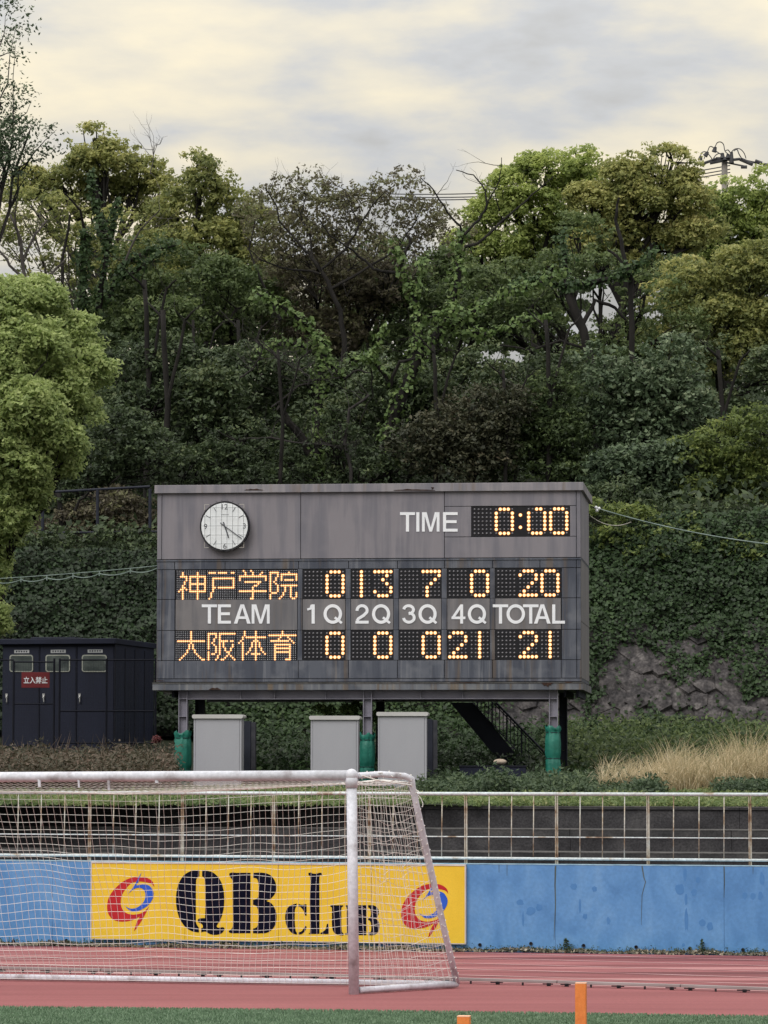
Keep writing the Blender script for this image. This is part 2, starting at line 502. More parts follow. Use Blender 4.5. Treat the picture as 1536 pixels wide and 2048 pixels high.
M['lf_bright'] = leaf_mat('camphor_new_leaves', [(0, (0.12, 0.175, 0.05)), (.35, (0.20, 0.275, 0.072)), (.7, (0.305, 0.385, 0.105)), (1, (0.42, 0.49, 0.16))], 0.48)
M['lf_green'] = leaf_mat('fresh_green_leaves', [(0, (0.088, 0.130, 0.027)), (.4, (0.205, 0.265, 0.05)), (.8, (0.315, 0.370, 0.075)), (1, (0.38, 0.425, 0.10))], 0.5)
M['lf_olive'] = leaf_mat('olive_leaves', [(0, (0.074, 0.095, 0.024)), (.4, (0.176, 0.196, 0.046)), (.75, (0.270, 0.270, 0.068)), (1, (0.365, 0.338, 0.101))], 0.48)
M['lf_brown'] = leaf_mat('bronze_leaves', [(0, (0.069, 0.057, 0.039)), (.4, (0.132, 0.115, 0.067)), (.75, (0.167, 0.172, 0.069)), (1, (0.230, 0.241, 0.098))], 0.4)
M['lf_dark'] = leaf_mat('dark_evergreen_leaves', [(0, (.02, .034, .014)), (.5, (.052, .084, .03)), (.85, (.085, .125, .038)), (1, (.13, .16, .055))], .25)
M['lf_mid'] = leaf_mat('mid_green_leaves', [(0, (0.037, 0.064, 0.020)), (.5, (0.094, 0.143, 0.037)), (.85, (0.143, 0.198, 0.050)), (1, (0.198, 0.242, 0.072))], 0.4)
M['lf_teal'] = leaf_mat('blue_green_leaves', [(0, (.03, .055, .026)), (.5, (.085, .135, .06)), (.85, (.15, .205, .10)), (1, (.23, .28, .15))], .25)
M['lf_yel'] = leaf_mat('yellow_green_leaves', [(0, (0.054, 0.084, 0.017)), (.4, (0.132, 0.186, 0.029)), (.8, (0.216, 0.264, 0.043)), (1, (0.312, 0.324, 0.066))], 0.42)
M['lf_ivy'] = leaf_mat('ivy_leaves', [(0, (.012, .028, .009)), (.5, (.032, .072, .017)), (.85, (.06, .112, .025)), (1, (.10, .15, .04))], .22)
M['lf_red'] = leaf_mat('dark_red_leaves', [(0, (.05, .008, .01)), (.6, (.13, .015, .02)), (1, (.2, .03, .03))], .2)
M['lf_brush'] = leaf_mat('brown_green_thicket_leaves', [(0, (.022, .028, .013)), (.5, (.062, .066, .032)), (.85, (.10, .095, .048)), (1, (.15, .12, .07))], .25)
M['lf_grass'] = leaf_mat('bank_grass', [(0, (0.041, 0.068, 0.020)), (.4, (0.095, 0.149, 0.038)), (.8, (0.162, 0.209, 0.054)), (1, (0.243, 0.243, 0.095))], 0.35)
M['lf_weed'] = leaf_mat('green_weeds', [(0, (.022, .045, .02)), (.5, (.05, .09, .038)), (1, (.10, .145, .055))], .25)
M['lf_dry'] = leaf_mat('dry_brown_weeds', [(0, (.03, .035, .015)), (.4, (.075, .065, .035)), (.75, (.12, .085, .055)), (1, (.18, .12, .085))], .2)
M['lf_reed'] = leaf_mat('dry_reeds', [(0, (.13, .13, .05)), (.35, (.34, .28, .15)), (.75, (.56, .46, .28)), (1, (.72, .6, .42))], .3)
M['lf_turf'] = leaf_mat('artificial_turf_fibre', [(0, (.06, .11, .06)), (.6, (.14, .24, .13)), (1, (.25, .34, .22))], .2)


# ------------------------------------------------------------------ foliage helpers (numpy)
def unit(a):
    return a / np.maximum(np.linalg.norm(a, axis=1, keepdims=True), 1e-9)


def leaf_obj(name, P, N, Ln, Wn, tint, mat, parent=None, kind=None, droop=0.25, rng=None, axis=None, origin=None):
    """every leaf is a folded rhombus of its own; all of them one mesh"""
    n = len(P)
    rng = rng or np.random.default_rng(1)
    if axis is None:
        axis = unit(np.cross(N, rng.normal(size=(n, 3))))
    B = unit(np.cross(N, axis))
    Ln = np.broadcast_to(np.asarray(Ln, float), (n,))[:, None]; Wn = np.broadcast_to(np.asarray(Wn, float), (n,))[:, None]
    v = np.empty((n, 4, 3))
    v[:, 0] = P - axis * Ln * .5
    v[:, 1] = P + B * Wn * .5 - N * Wn * droop
    v[:, 2] = P + axis * Ln * .5
    v[:, 3] = P - B * Wn * .5 - N * Wn * droop
    off = np.zeros(3)
    if parent is not None:
        off = np.array(rootof(parent).location)
    elif origin is not None:
        off = np.array(origin)
    v -= off
    me = bpy.data.meshes.new(name)
    me.vertices.add(n * 4); me.vertices.foreach_set('co', v.reshape(-1).astype(np.float32))
    me.loops.add(n * 4); me.loops.foreach_set('vertex_index', np.arange(n * 4, dtype=np.int32))
    me.polygons.add(n); me.polygons.foreach_set('loop_start', np.arange(0, n * 4, 4, dtype=np.int32))
    me.polygons.foreach_set('loop_total', np.full(n, 4, np.int32))
    at_ = me.attributes.new('tint', 'FLOAT', 'FACE'); at_.data.foreach_set('value', np.clip(tint, 0, 1).astype(np.float32))
    me.update(calc_edges=True)
    me.materials.append(mat)
    o = bpy.data.objects.new(name, me); COL.objects.link(o)
    if parent is not None: o.parent = parent
    elif origin is not None: o.location = origin
    if kind: o['kind'] = kind
    return o


def terr(x, y):
    """height of the ground behind the fence"""
    pts = [(52.9, 1.95), (57, 2.02), (63, 2.15), (67, 2.32), (75, 3.2), (77.2, 7.0), (88, 9.3), (100, 11.7), (112, 12.2), (400, 12.0)]
    rx = max(0.0, min(1.0, (x - 3) / 4.0)) * 1.0
    if y <= pts[0][0]: return pts[0][1]
    for (a, za), (b, zb) in zip(pts, pts[1:]):
        if a <= y <= b:
            z = za + (zb - za) * (y - a) / (b - a)
            return z + (rx if y > 77.2 else (rx * (y - 75) / 2.2 if y > 75 else 0))
    return 12.0 + rx


def wob(p0, p1, n, amp, rnd):
    p0 = Vector(p0); p1 = Vector(p1)
    L_ = (p1 - p0).length
    out = []
    o = Vector((0, 0, 0))
    for k in range(n + 1):
        t = k / n
        if 0 < k < n:
            o = o * .6 + Vector((rnd.uniform(-1, 1), rnd.uniform(-1, 1), rnd.uniform(-.6, .6))) * amp * L_
        out.append(p0.lerp(p1, t) + (o if 0 < k < n else Vector((0, 0, 0))))
    return out


def grow(mb, p, d, ln, r, depth, rnd, tips, spread=.7, n=3):
    pts = [p]; q = p.copy(); dd = d.copy()
    for _ in range(3):
        dd = (dd + Vector((rnd.uniform(-1, 1), rnd.uniform(-1, 1), rnd.uniform(-.7, .9))) * .22).normalized()
        q = q + dd * (ln / 3); pts.append(q.copy())
    mb.tube(pts, [r, r * .85, r * .7, r * .5], 4 if r < .03 else 6, cap=False)
    if depth == 0:
        tips += [pts[-1], pts[-2]]
        return
    for k in range(n):
        base = pts[rnd.choice((1, 2, 3)) if k else 3]
        nd = (dd + Vector((rnd.gauss(0, 1), rnd.gauss(0, 1), rnd.gauss(.2, .7))) * spread).normalized()
        grow(mb, base, nd, ln * rnd.uniform(.55, .85), r * .55, depth - 1, rnd, tips, spread, n)
    tips.append(pts[2])


LEAFMUL = 1.55


def crown_points(lobes, D, dens, clump_r, rng, hollow=.55, front=.72, leaves_per=60, flat=.75, fill=.25, puff=7, puff_r=.85, psig=.12):
    """clumps of leaves spread through the outer volume of ellipsoid lobes given as (px, py, rx_px, ry_px[, dD])"""
    Ps, Ns, Ts, centers = [], [], [], []
    for lb in lobes:
        px, py, rx, ry = lb[:4]; dD = lb[4] if len(lb) > 4 else 0
        Y = D + dD
        c = np.array(at(px, py, Y)); s = FPX / Y
        ax = rx / s; az = ry / s; ay = (ax + az) * .5 * (lb[5] if len(lb) > 5 else 1.0)
        nl = int(math.pi * rx * ry * dens * LEAFMUL)
        nc = max(3, int(nl / leaves_per))
        npf = max(4, int(nc / puff))
        pd = unit(rng.normal(size=(npf, 3)) + np.array([0, 0, .15]))
        flip = rng.random(npf) < front
        pd[:, 1] = np.where(flip, -np.abs(pd[:, 1]), np.abs(pd[:, 1]))
        prad = rng.uniform(hollow, 1.0, npf) ** .6 * (1 + .12 * rng.normal(size=npf).clip(-1, 1.6))
        pr = puff_r * rng.uniform(.7, 1.3, npf)
        pc = c + pd * prad[:, None] * np.maximum(np.array([ax, ay, az]) - puff_r * .85, puff_r * .3)
        pid = rng.integers(0, npf, nc)
        d = unit(rng.normal(size=(nc, 3)) + pd[pid] * .9 + np.array([0, -.25, .45]))
        cc = pc[pid] + d * (pr[pid] * rng.uniform(.55, 1.0, nc) ** .6)[:, None] * np.array([1, 1, .72])
        centers.append((c, cc))
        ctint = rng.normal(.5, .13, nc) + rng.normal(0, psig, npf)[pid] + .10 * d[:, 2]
        crr = clump_r * rng.uniform(.6, 1.35, nc)
        idx = rng.integers(0, nc, nl)
        ld = unit(rng.normal(size=(nl, 3)) + np.array([0, -.15, .5]))
        lr = rng.uniform(.35, 1.0, nl) ** .5
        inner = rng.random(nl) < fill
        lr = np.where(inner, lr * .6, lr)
        P = cc[idx] + ld * (lr * crr[idx])[:, None] * np.array([1, 1, flat])
        N = unit(ld * .8 + rng.normal(size=(nl, 3)) * .55 + np.array([0, 0, .45]))
        Ps.append(P); Ns.append(N)
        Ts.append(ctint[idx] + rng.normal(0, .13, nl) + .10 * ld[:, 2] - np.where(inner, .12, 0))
    return np.concatenate(Ps), np.concatenate(Ns), np.concatenate(Ts), centers


def tree(name, label, lobes, D, mat, dens, seed, bark='bark', clump_r=.42, leaf=.13, cat='tree', base=None, trunk_r=.22,
         tintoff=0.0, group='trees and shrubs on the slope', limbs=3, spines=True, **kw):
    rng = np.random.default_rng(seed); rnd = random.Random(seed)
    lp_ = kw.pop('leaves_per', 50)
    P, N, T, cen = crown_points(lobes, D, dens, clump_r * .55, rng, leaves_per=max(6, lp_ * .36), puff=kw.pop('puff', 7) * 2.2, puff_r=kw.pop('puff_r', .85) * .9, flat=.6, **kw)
    leaf *= .80
    if base is None:
        m = np.mean([c[0] for c in cen], axis=0)
        bx, by = m[0] + rnd.uniform(-.3, .3), D + rnd.uniform(.2, .8)
    else:
        b = at(base, 900, D); bx, by = b.x, b.y
    bz = terr(bx, by) - .15
    root = thing(name, label, cat, (bx, by, bz), group)
    mb = MB()
    lo = min(c[0][2] for c in cen); hub = Vector((bx, by, bz)).lerp(Vector(np.mean([c[0] for c in cen], axis=0)), .55)
    tp = wob((bx, by, bz), hub, 5, .03, rnd)
    mb.tube(tp, [trunk_r * (1.15 - .1 * k) for k in range(6)], 8)
    build('trunk', mb, M[bark], root, smooth=True)
    lm = MB()
    for c, cc in cen:
        mid = wob(hub, Vector(c), 4, .05, rnd)
        if spines: lm.tube(mid, [trunk_r * .6, trunk_r * .5, trunk_r * .42, trunk_r * .34, trunk_r * .26], 6, cap=False)
        for k in range(min(limbs * 3, len(cc))):
            q = Vector(cc[rnd.randrange(len(cc))])
            lm.tube(wob(mid[rnd.choice((2, 3, 4))], q, 4, .06, rnd), [trunk_r * .28, trunk_r * .22, trunk_r * .16, trunk_r * .1, trunk_r * .05], 5, cap=False)
    build('limbs', lm, M[bark], root, smooth=True, kind='stuff')
    sz = leaf * rng.uniform(.65, 1.35, len(P))
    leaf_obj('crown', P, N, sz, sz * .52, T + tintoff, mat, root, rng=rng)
    return root


# ================================================================== SETTING
# ---- ground sheets
g = MB(); g.quad(Vector((-400, -30, -.02)), Vector((400, -30, -.02)), Vector((400, 52.0, -.02)), Vector((-400, 52.0, -.02)))
build('ground', g, M['soil'], kind='structure')

kp = [gnd(x, y) for x, y in ((0, 1944), (512, 1955.5), (1024, 1970), (1536, 1986.5))]
co = np.polyfit([p.x for p in kp], [p.y for p in kp], 2)


def kerbY(x):
    x = max(-30, min(30, x))
    return float(np.polyval(co, x))


def kpt(x, off, z=0.0):
    sl_ = 2 * co[0] * x + co[1]
    n = Vector((-sl_, 1, 0)).normalized()
    return Vector((x, kerbY(x), z)) + n * off


XS = [x * .5 for x in range(-24, 25)]
# wall line on the ground
WA = gnd(0, 1889); WB = gnd(1536, 1910)
PW = Plane(WA.lerp(WB, .5), WB - WA)


def strip(lo, hi, z):
    mb = MB()
    for a, b in zip(XS, XS[1:]):
        mb.quad(Vector((*lo(a)[:2], z)), Vector((*lo(b)[:2], z)), Vector((*hi(b)[:2], z)), Vector((*hi(a)[:2], z)))
    return mb


def wallpt(x):
    # point on the wall's foot with this world x
    t = (x - PW.o.x) / PW.u.x
    return PW.pt(t, 0, 0)


TA = gnd(0, 2017.5); TB = gnd(768, 2025.5); TCc = gnd(1536, 2036.5)
tco = np.polyfit([p.x for p in (TA, TB, TCc)], [p.y for p in (TA, TB, TCc)], 2)


def turfY(x): return float(np.polyval(tco, x))


build('running_track', strip(lambda x: kpt(x, 0), lambda x: wallpt(x) + PW.n * .28, 0.0), M['track'], kind='structure')
build('infield_surface', strip(lambda x: (x, turfY(x) - .05), lambda x: kpt(x, 0), 0.0), M['track_in'], kind='structure')
build('artificial_turf_field', strip(lambda x: (x, -20), lambda x: (x, turfY(x)), 0.004), M['turf_base'], kind='structure')
for k in range(6):
    off = .28 + 1.22 * k
    mb = MB()
    for a, b in zip(XS, XS[1:]):
        if kpt(b, off).y > wallpt(b).y - .5 or kpt(a, off).y > wallpt(a).y - .5: continue
        mb.quad(kpt(a, off, .004), kpt(b, off, .004), kpt(b, off + .08, .004), kpt(a, off + .08, .004))
    if mb.f: build('lane_line', mb, M['lane'], kind='structure')
    mb = MB()
# turf fibres
rng = np.random.default_rng(5)
n = 42000
X = rng.uniform(-4.6, 4.6, n); Yt = np.polyval(tco, X) - rng.uniform(0, 1, n) ** 1.0 * 2.6 + rng.normal(0, .012, n)
P = np.stack([X, Yt, np.full(n, .022)], 1)
ax = unit(rng.normal(size=(n, 3)) * np.array([.5, .5, .2]) + np.array([0, 0, 1.0]))
N_ = unit(rng.normal(size=(n, 3)) * np.array([1, 1, .3]) + np.array([0, -.6, .5]))
N_ = unit(N_ - ax * np.sum(N_ * ax, 1, keepdims=True))
nz = np.sin(X * 9 + np.sin(Yt * 5) * 2) * .08
leaf_obj('turf_fibres', P, N_, .045, .012, rng.normal(.5, .2, n) + nz, M['lf_turf'], kind='stuff', rng=rng, axis=ax)
bpy.data.objects['turf_fibres']['label'] = 'short green fibres of the artificial turf'

# ---- track kerb rail
kerb = thing('track_kerb', 'low aluminium kerb rail on small feet along the inside of the red track', 'kerb', kpt(0, 0))
sx = -6.2; seg = 0
while sx < 5.6:
    ex = sx + 1.37
    a = kpt(sx + .006, 0, .034); b = kpt(ex - .006, 0, .034); d = (b - a); nn = Vector((-d.y, d.x, 0)).normalized()
    mb = MB().box(a - nn * .025, d, nn * .05, Vector((0, 0, .034)))
    build('rail_segment', mb, M['alu'], kerb, bevel=.004)
    for t, wd in ((.07, .13), (.5, .16), (.93, .13)):
        c = a.lerp(b, t); c.z = 0; dn = d.normalized()
        mb = MB().box(c - dn * .018 - nn * .02, dn * .036, nn * .04, Vector((0, 0, .033)))
        mb.box(c - dn * wd / 2 - nn * .032 + Vector((0, 0, .018)), dn * wd, nn * .008, Vector((0, 0, .012)))
        build('foot', mb, M['clock_black'], kerb)
    for t in (.28, .72):
        c = a.lerp(b, t); c.z = 0
        build('peg', MB().tube([c - nn * .03, c - nn * .03 + Vector((0, 0, .033))], .012, 6), M['clock_black'], kerb)
    sx = ex

# ---- blue wall with yellow sponsor board
wall = thing('blue_wall', 'long sky blue painted concrete wall behind the running track, stained and cracked', 'wall', PW.pt(0, 0))
WZ = PW.uz(1300, 1731.5)[1]
joints = [-560, -230, 105, 440, 775, 1111, 1448, 1790, 2100]
us = [PW.uz(j, 1800)[0] for j in joints]
for a, b in zip(us, us[1:]):
    build('wall_panel', MB().pbox(PW, a + .0015, b - .0015, -.05, WZ, -.25, 0), M['blue'], wall, bevel=.002)
build('wall_cap', MB().pbox(PW, us[0], us[-1], WZ + .0005, WZ + .010, -.25, .004), M['cap'], wall)
build('wall_core', MB().pbox(PW, us[0], us[-1], -.05, WZ - .02, -.3, -.02), M['concrete_dark'], wall)
for x, y in ((-74, 1883), (27, 1882), (133, 1881), (235, 1882), (338, 1883), (441, 1884), (545, 1885), (650, 1886), (755, 1887), (858, 1888), (960, 1889.5), (1062, 1887), (1167.5, 1891), (1272.5, 1894), (1380, 1896.5), (1486, 1899.5)):
    c = PW.hit(x, y, 0)
    r = .024
    mb = MB()
    ring = []
    for k in range(12):
        t = 2 * math.pi * k / 12
        ring.append(PW.u * math.cos(t) + Vector((0, 0, 1)) * math.sin(t))
    i0 = len(mb.v)
    for rr, oo in ((r, .0), (r, .018), (r * .8, .018), (r * .8, .001)):
        mb.v += [c + q * rr + PW.n * oo for q in ring]
    for s_ in range(3):
        for k in range(12):
            mb.f.append((i0 + s_ * 12 + k, i0 + s_ * 12 + (k + 1) % 12, i0 + (s_ + 1) * 12 + (k + 1) % 12, i0 + (s_ + 1) * 12 + k))
    mb.f.append(tuple(i0 + 36 + k for k in range(12)))
    build('drain_pipe', mb, M['clock_black'], wall)
# dirt runs and cracks that start at the fence posts and joints
M['crack'] = noise_mat('mossy_run_stain', [(.3, (.05, .07, .06)), (.6, (.085, .12, .12)), (.8, (.10, .17, .22))], 9, (1, 1, .3))
M['smear'] = noise_mat('darker_blue_smear', [(.3, (.066, .20, .455)), (.7, (.08, .225, .49))], 9)
for pts, w0 in (([(1111, 1732), (1110, 1770), (1111, 1810), (1109, 1850), (1108, 1880)], 3.2),
                ([(1284, 1732), (1288, 1756), (1291, 1764), (1284, 1790), (1283, 1830), (1283, 1850)], 2.6),
                ([(1448, 1733), (1449, 1765), (1448, 1795)], 2.2),
                ([(1506, 1734), (1506, 1748)], 1.2), ([(998, 1730), (998, 1745)], 1.2), ([(1014, 1730), (1014, 1752)], 1.2)):
    l_, r_ = [], []
    for k, (x, y) in enumerate(pts):
        ww = w0 * (1 - k / len(pts)) * .5
        l_.append(PW.hit(x - ww, y, .002)); r_.append(PW.hit(x + ww, y, .002))
    build('run_stain', MB().prism(l_ + r_[::-1], -PW.n * .0015), M['crack'], wall)
rnd = random.Random(3)
for (x, y, a, b) in ((1360, 1778, 9, 12), (1388, 1785, 6, 7), (1490, 1792, 5, 7), (1506, 1793, 6, 7), (1521, 1792, 5, 9), (1147, 1773, 7, 7), (1189, 1778, 5, 6), (1170, 1833, 5, 6),
                     (1367, 1890, 3, 4), (1062, 1822, 10, 9), (1078, 1815, 7, 8), (1040, 1805, 8, 6), (1217, 1842, 4, 8), (1372, 1800, 3, 12), (1373, 1840, 4, 22), (1405, 1846, 8, 8), (1160, 1812, 2.5, 14),
                     (1046, 1838, 2.5, 16), (1420, 1853, 7, 8), (1524, 1758, 5, 14), (1370, 1750, 4, 14), (1396, 1760, 4, 7)):
    pts = []
    for k in range(12):
        t = 2 * math.pi * k / 12; q = rnd.uniform(.75, 1.15)
        pts.append(PW.hit(x + a * q * math.cos(t), y - b * q * math.sin(t), .0018 + rnd.random() * .0006))
    build('smear', MB().prism(pts, -PW.n * .001), M['smear'], wall)

# yellow board
sg = thing('sponsor_board', 'wide yellow advertising board fixed to the blue wall behind the goal', 'sign', PW.hit(556, 1880, .05))
SO = .05
sx_ = [183, 370, 557, 743, 930]
c0 = PW.uz(183, 1727, SO); c1 = PW.uz(930, 1731, SO)
zt = PW.uz(930, 1730.5, SO)[1]; zb = PW.uz(930, 1887.5, SO)[1]
for a, b in zip(sx_, sx_[1:]):
    ua = PW.uz(a, 1800, SO)[0]; ub = PW.uz(b, 1800, SO)[0]
    build('board_panel', MB().pbox(PW, ua + .0025, ub - .0025, zb + .006, zt - .012, .01, SO), M['yellow'], sg)
ua = PW.uz(181.5, 1800, SO)[0]; ub = PW.uz(931.5, 1800, SO)[0]
fr = MB().pbox(PW, ua, ub, zt - .010, zt + .012, .008, SO + .008).pbox(PW, ua, ub, zb - .008, zb + .004, .008, SO + .006)
fr.pbox(PW, ua - .002, ua + .014, zb + .006, zt - .012, .006, SO + .007).pbox(PW, ub - .014, ub + .002, zb + .006, zt - .012, .006, SO + .007)
build('board_frame', fr, M['sign_frame'], sg)


def spline(pts, n=6):
    """closed Catmull-Rom through pts; a point given with a third value is a sharp corner"""
    out = []
    m = len(pts)
    for i in range(m):
        p0, p1, p2, p3 = pts[i - 1], pts[i], pts[(i + 1) % m], pts[(i + 2) % m]
        if len(p1) > 2: p0 = p1
        if len(p2) > 2: p3 = p2
        for k in range(n):
            t = k / n
            q = []
            for a in (0, 1):
                q.append(.5 * ((2 * p1[a]) + (-p0[a] + p2[a]) * t + (2 * p0[a] - 5 * p1[a] + 4 * p2[a] - p3[a]) * t * t + (-p0[a] + 3 * p1[a] - 3 * p2[a] + p3[a]) * t ** 3))
            out.append(tuple(q))
            if len(p1) > 2 and len(p2) > 2: break
    return out


def signshape(name, pts, mat, conv, off=.003, smooth=True, label=None):
    pts = [conv(*p[:2]) + p[2:] for p in pts]
    o = spline(pts) if smooth else [p[:2] for p in pts]
    q = [PW.hit(x, y, SO + off) for x, y in o]
    return build(name, MB().prism(q, -PW.n * .0015), mat, sg, label=label)


def cv1(x, y): return (180 + x / 4.042, 1700 + y / 4.042)      # zoom of the left half
def cv2(x, y): return (550 + x / 3.938, 1720 + y / 3.938)      # zoom of the right half


SB = M['sign_black']
# Q (two stencil halves and tail)
signshape('letter', [(884, 163, 1), (884, 212, 1), (862, 230), (856, 300), (856, 540), (858, 590), (880, 628, 1), (880, 667, 1), (820, 655), (760, 610), (715, 530), (695, 420), (705, 310), (745, 220), (810, 172)], SB, cv1)
signshape('letter', [(906, 163, 1), (906, 212, 1), (926, 232), (933, 300), (933, 450), (930, 550, 1), (880, 555), (872, 580), (905, 600), (912, 625), (899, 632, 1), (899, 665, 1), (935, 660), (970, 680), (1020, 686), (1065, 672), (1087, 640), (1075, 624), (1040, 628), (1025, 612), (1060, 550), (1083, 450), (1080, 330), (1050, 240), (990, 180)], SB, cv1)
# B
signshape('letter', [(1127, 190), (1150, 182), (1180, 184, 1), (1297, 184, 1), (1297, 673, 1), (1180, 673, 1), (1135, 671), (1122, 655), (1150, 628), (1156, 560), (1156, 320), (1154, 250), (1130, 215)], SB, cv1)
signshape('letter', [(1320, 184, 1), (1400, 184), (1460, 205), (1500, 265), (1500, 340), (1465, 390), (1425, 411, 1), (1475, 440), (1507, 520), (1495, 610), (1440, 665), (1380, 674), (1318, 673, 1), (1318, 636, 1), (1350, 620), (1362, 570), (1362, 500), (1345, 455), (1318, 442, 1), (1318, 403, 1), (1350, 392), (1364, 360), (1362, 280), (1350, 235), (1320, 224, 1)], SB, cv1)
# C
signshape('letter', [(170, 342, 1), (170, 365, 1), (158, 385), (155, 440), (156, 500), (162, 555), (172, 572, 1), (172, 588, 1), (130, 572), (95, 525), (80, 460), (88, 400), (115, 362)], SB, cv2)
signshape('letter', [(184, 345, 1), (205, 352), (225, 352), (240, 347, 1), (248, 350, 1), (248, 438, 1), (238, 436), (225, 400), (200, 370), (184, 366, 1)], SB, cv2)
signshape('letter', [(240, 520), (248, 530), (235, 560), (210, 583), (184, 586, 1), (184, 570, 1), (210, 560), (228, 535)], SB, cv2)
# L
signshape('letter', [(264, 102), (285, 100), (300, 107), (330, 107), (350, 100), (367, 104), (365, 122), (350, 132), (350, 300), (350, 582, 1), (264, 583, 1), (264, 574), (276, 560), (276, 300), (278, 140), (266, 122)], SB, cv2)
signshape('letter', [(358, 574, 1), (395, 550), (408, 506), (418, 506), (421, 540), (421, 583, 1), (358, 583, 1)], SB, cv2)
# U
signshape('letter', [(438, 356, 1), (535, 356, 1), (536, 366), (523, 378), (522, 450), (522, 520), (527, 565), (540, 580), (536, 593), (500, 590), (465, 570), (450, 530), (448, 450), (448, 380), (436, 366)], SB, cv2)
signshape('letter', [(552, 356, 1), (625, 356, 1), (612, 378), (611, 450), (611, 588, 1), (552, 588, 1), (552, 576), (566, 566), (566, 450), (565, 380)], SB, cv2)
# B small
signshape('letter', [(632, 356, 1), (719, 356, 1), (719, 592, 1), (632, 592, 1), (640, 560), (640, 450), (640, 390)], SB, cv2)
signshape('letter', [(733, 356, 1), (780, 358), (812, 385), (816, 425), (795, 462, 1), (818, 490), (822, 535), (800, 580), (770, 592), (733, 592, 1), (733, 576, 1), (755, 562), (757, 510), (748, 480), (733, 472, 1), (733, 462, 1), (750, 450), (755, 410), (745, 380), (733, 374, 1)], SB, cv2)


def logo(dx, dy):
    def c(x, y): return (180 + x / 4.042 + dx, 1700 + y / 4.042 + dy)
    signshape('logo_red_swoosh', [(520, 300, 1), (505, 255), (460, 225), (400, 217), (330, 225), (260, 260), (190, 325), (150, 390), (138, 460), (150, 520), (185, 560), (240, 578), (310, 575), (370, 555), (400, 540), (375, 590), (355, 658, 1), (405, 590), (440, 530), (478, 455, 1), (440, 495), (400, 515), (340, 522), (285, 505), (255, 465), (248, 410), (262, 355), (300, 300), (340, 265), (400, 255), (460, 262), (500, 275)], M['sign_red'], c)
    signshape('logo_blue_swoosh', [(417, 180, 1), (400, 225), (388, 262), (375, 285), (430, 278), (480, 290), (512, 340), (505, 395), (465, 450), (400, 488), (345, 495), (310, 480), (285, 452, 1), (320, 472), (365, 470), (410, 445), (442, 400), (447, 350), (430, 318), (395, 305), (350, 318), (308, 355, 1), (350, 300), (372, 262), (392, 222)], M['sign_blue'], c, off=.005)


logo(0, 0)
logo(588, 14)

# ---- railing on top of the wall
RO = -.16
rail = thing('railing', 'long white rusty pipe railing standing on top of the blue wall', 'railing', PW.pt(0, WZ, RO))


def rz(x, y): return PW.uz(x, y, RO)


def railpipe(name, ya, yb, r, n=8):
    zA = rz(300, ya)[1]; zB = rz(1400, yb)[1]; z = (zA + zB) / 2
    build(name, MB().tube([PW.pt(us[0] + .5, z, RO), PW.pt(us[-1] - .5, z, RO)], r, n), M['fence_white'], rail, smooth=True)
    return z


ztop = railpipe('top_rail', 1586.3, 1588.3, .024)
zmid = railpipe('mid_rail', 1670, 1676, .009, 6)
zbot = railpipe('bottom_rail', 1711, 1720.5, .019)
postx = [-195, -7, 179, 364.5, 547, 738.7, 931.5, 1113, 1296, 1500, 1690]
for i, x in enumerate(postx):
    u = rz(x, 1650)[0]
    mb = MB()
    for s_ in (-1, 1):
        mb.box(PW.pt(u + s_ * .013 - .006, WZ - .05, RO - .012), PW.u * .012, PW.n * .024, Vector((0, 0, ztop - WZ + .05)))
    mb.box(PW.pt(u - .02, WZ - .03, RO - .03), PW.u * .04, PW.n * .018, Vector((0, 0, ztop - WZ - .1)))
    build('post', mb, M['fence_bar'], rail, bevel=.003)
barx = [36, 82, 129, 227, 271.6, 318, 411.6, 456.7, 501.6, 597, 643.6, 690, 786, 835, 883.7, 978, 1023, 1067, 1160, 1205, 1249, 1347, 1398, 1448, 1550, -53, -100, -146]
for x in barx:
    u = rz(x, 1650)[0]
    build('bar', MB().tube([PW.pt(u - .004, zbot, RO), PW.pt(u + .004, ztop, RO)], .0075, 6), M['fence_bar'], rail, smooth=True)

# ---- walkway and concrete stands behind the railing
st = thing('concrete_stand', 'dark weathered concrete spectator terrace of three steps behind the railing', 'steps', PW.pt(0, 1.0, -1.5))
u0, u1 = us[0], us[-1]
build('walkway_slab', MB().pbox(PW, u0, u1, .6, 1.02, -2.6, -.31), M['concrete_dark'], st)


def tier(zlo, znose, noseh, off, nextoff):
    seg_ = 2.4; a = u0
    while a < u1:
        b = a + seg_
        build('riser', MB().pbox(PW, a + .003, b - .003, zlo, znose - noseh, nextoff, off - .03), M['concrete_dark'], st)
        build('tread_edge', MB().pbox(PW, a + .003, b - .003, znose - noseh, znose - .016, nextoff, off), M['concrete_mid'], st, bevel=.006)
        build('tread_lip', MB().pbox(PW, a + .003, b - .003, znose - .016, znose, nextoff, off + .004), M['concrete_edge'], st)
        a = b


o1, o2, o3 = -2.6, -3.4, -4.2
z1 = PW.uz(1100, 1704, o1)[1]; z2 = PW.uz(1100, 1658, o2)[1]; z3 = PW.uz(1100, 1612, o3)[1]
tier(1.02, z1, .10, o1, o2 - .1)
tier(z1, z2, .11, o2, o3 - .1)
tier(z2, z3, .05, o3, o3 - .5)
BZ0 = z3

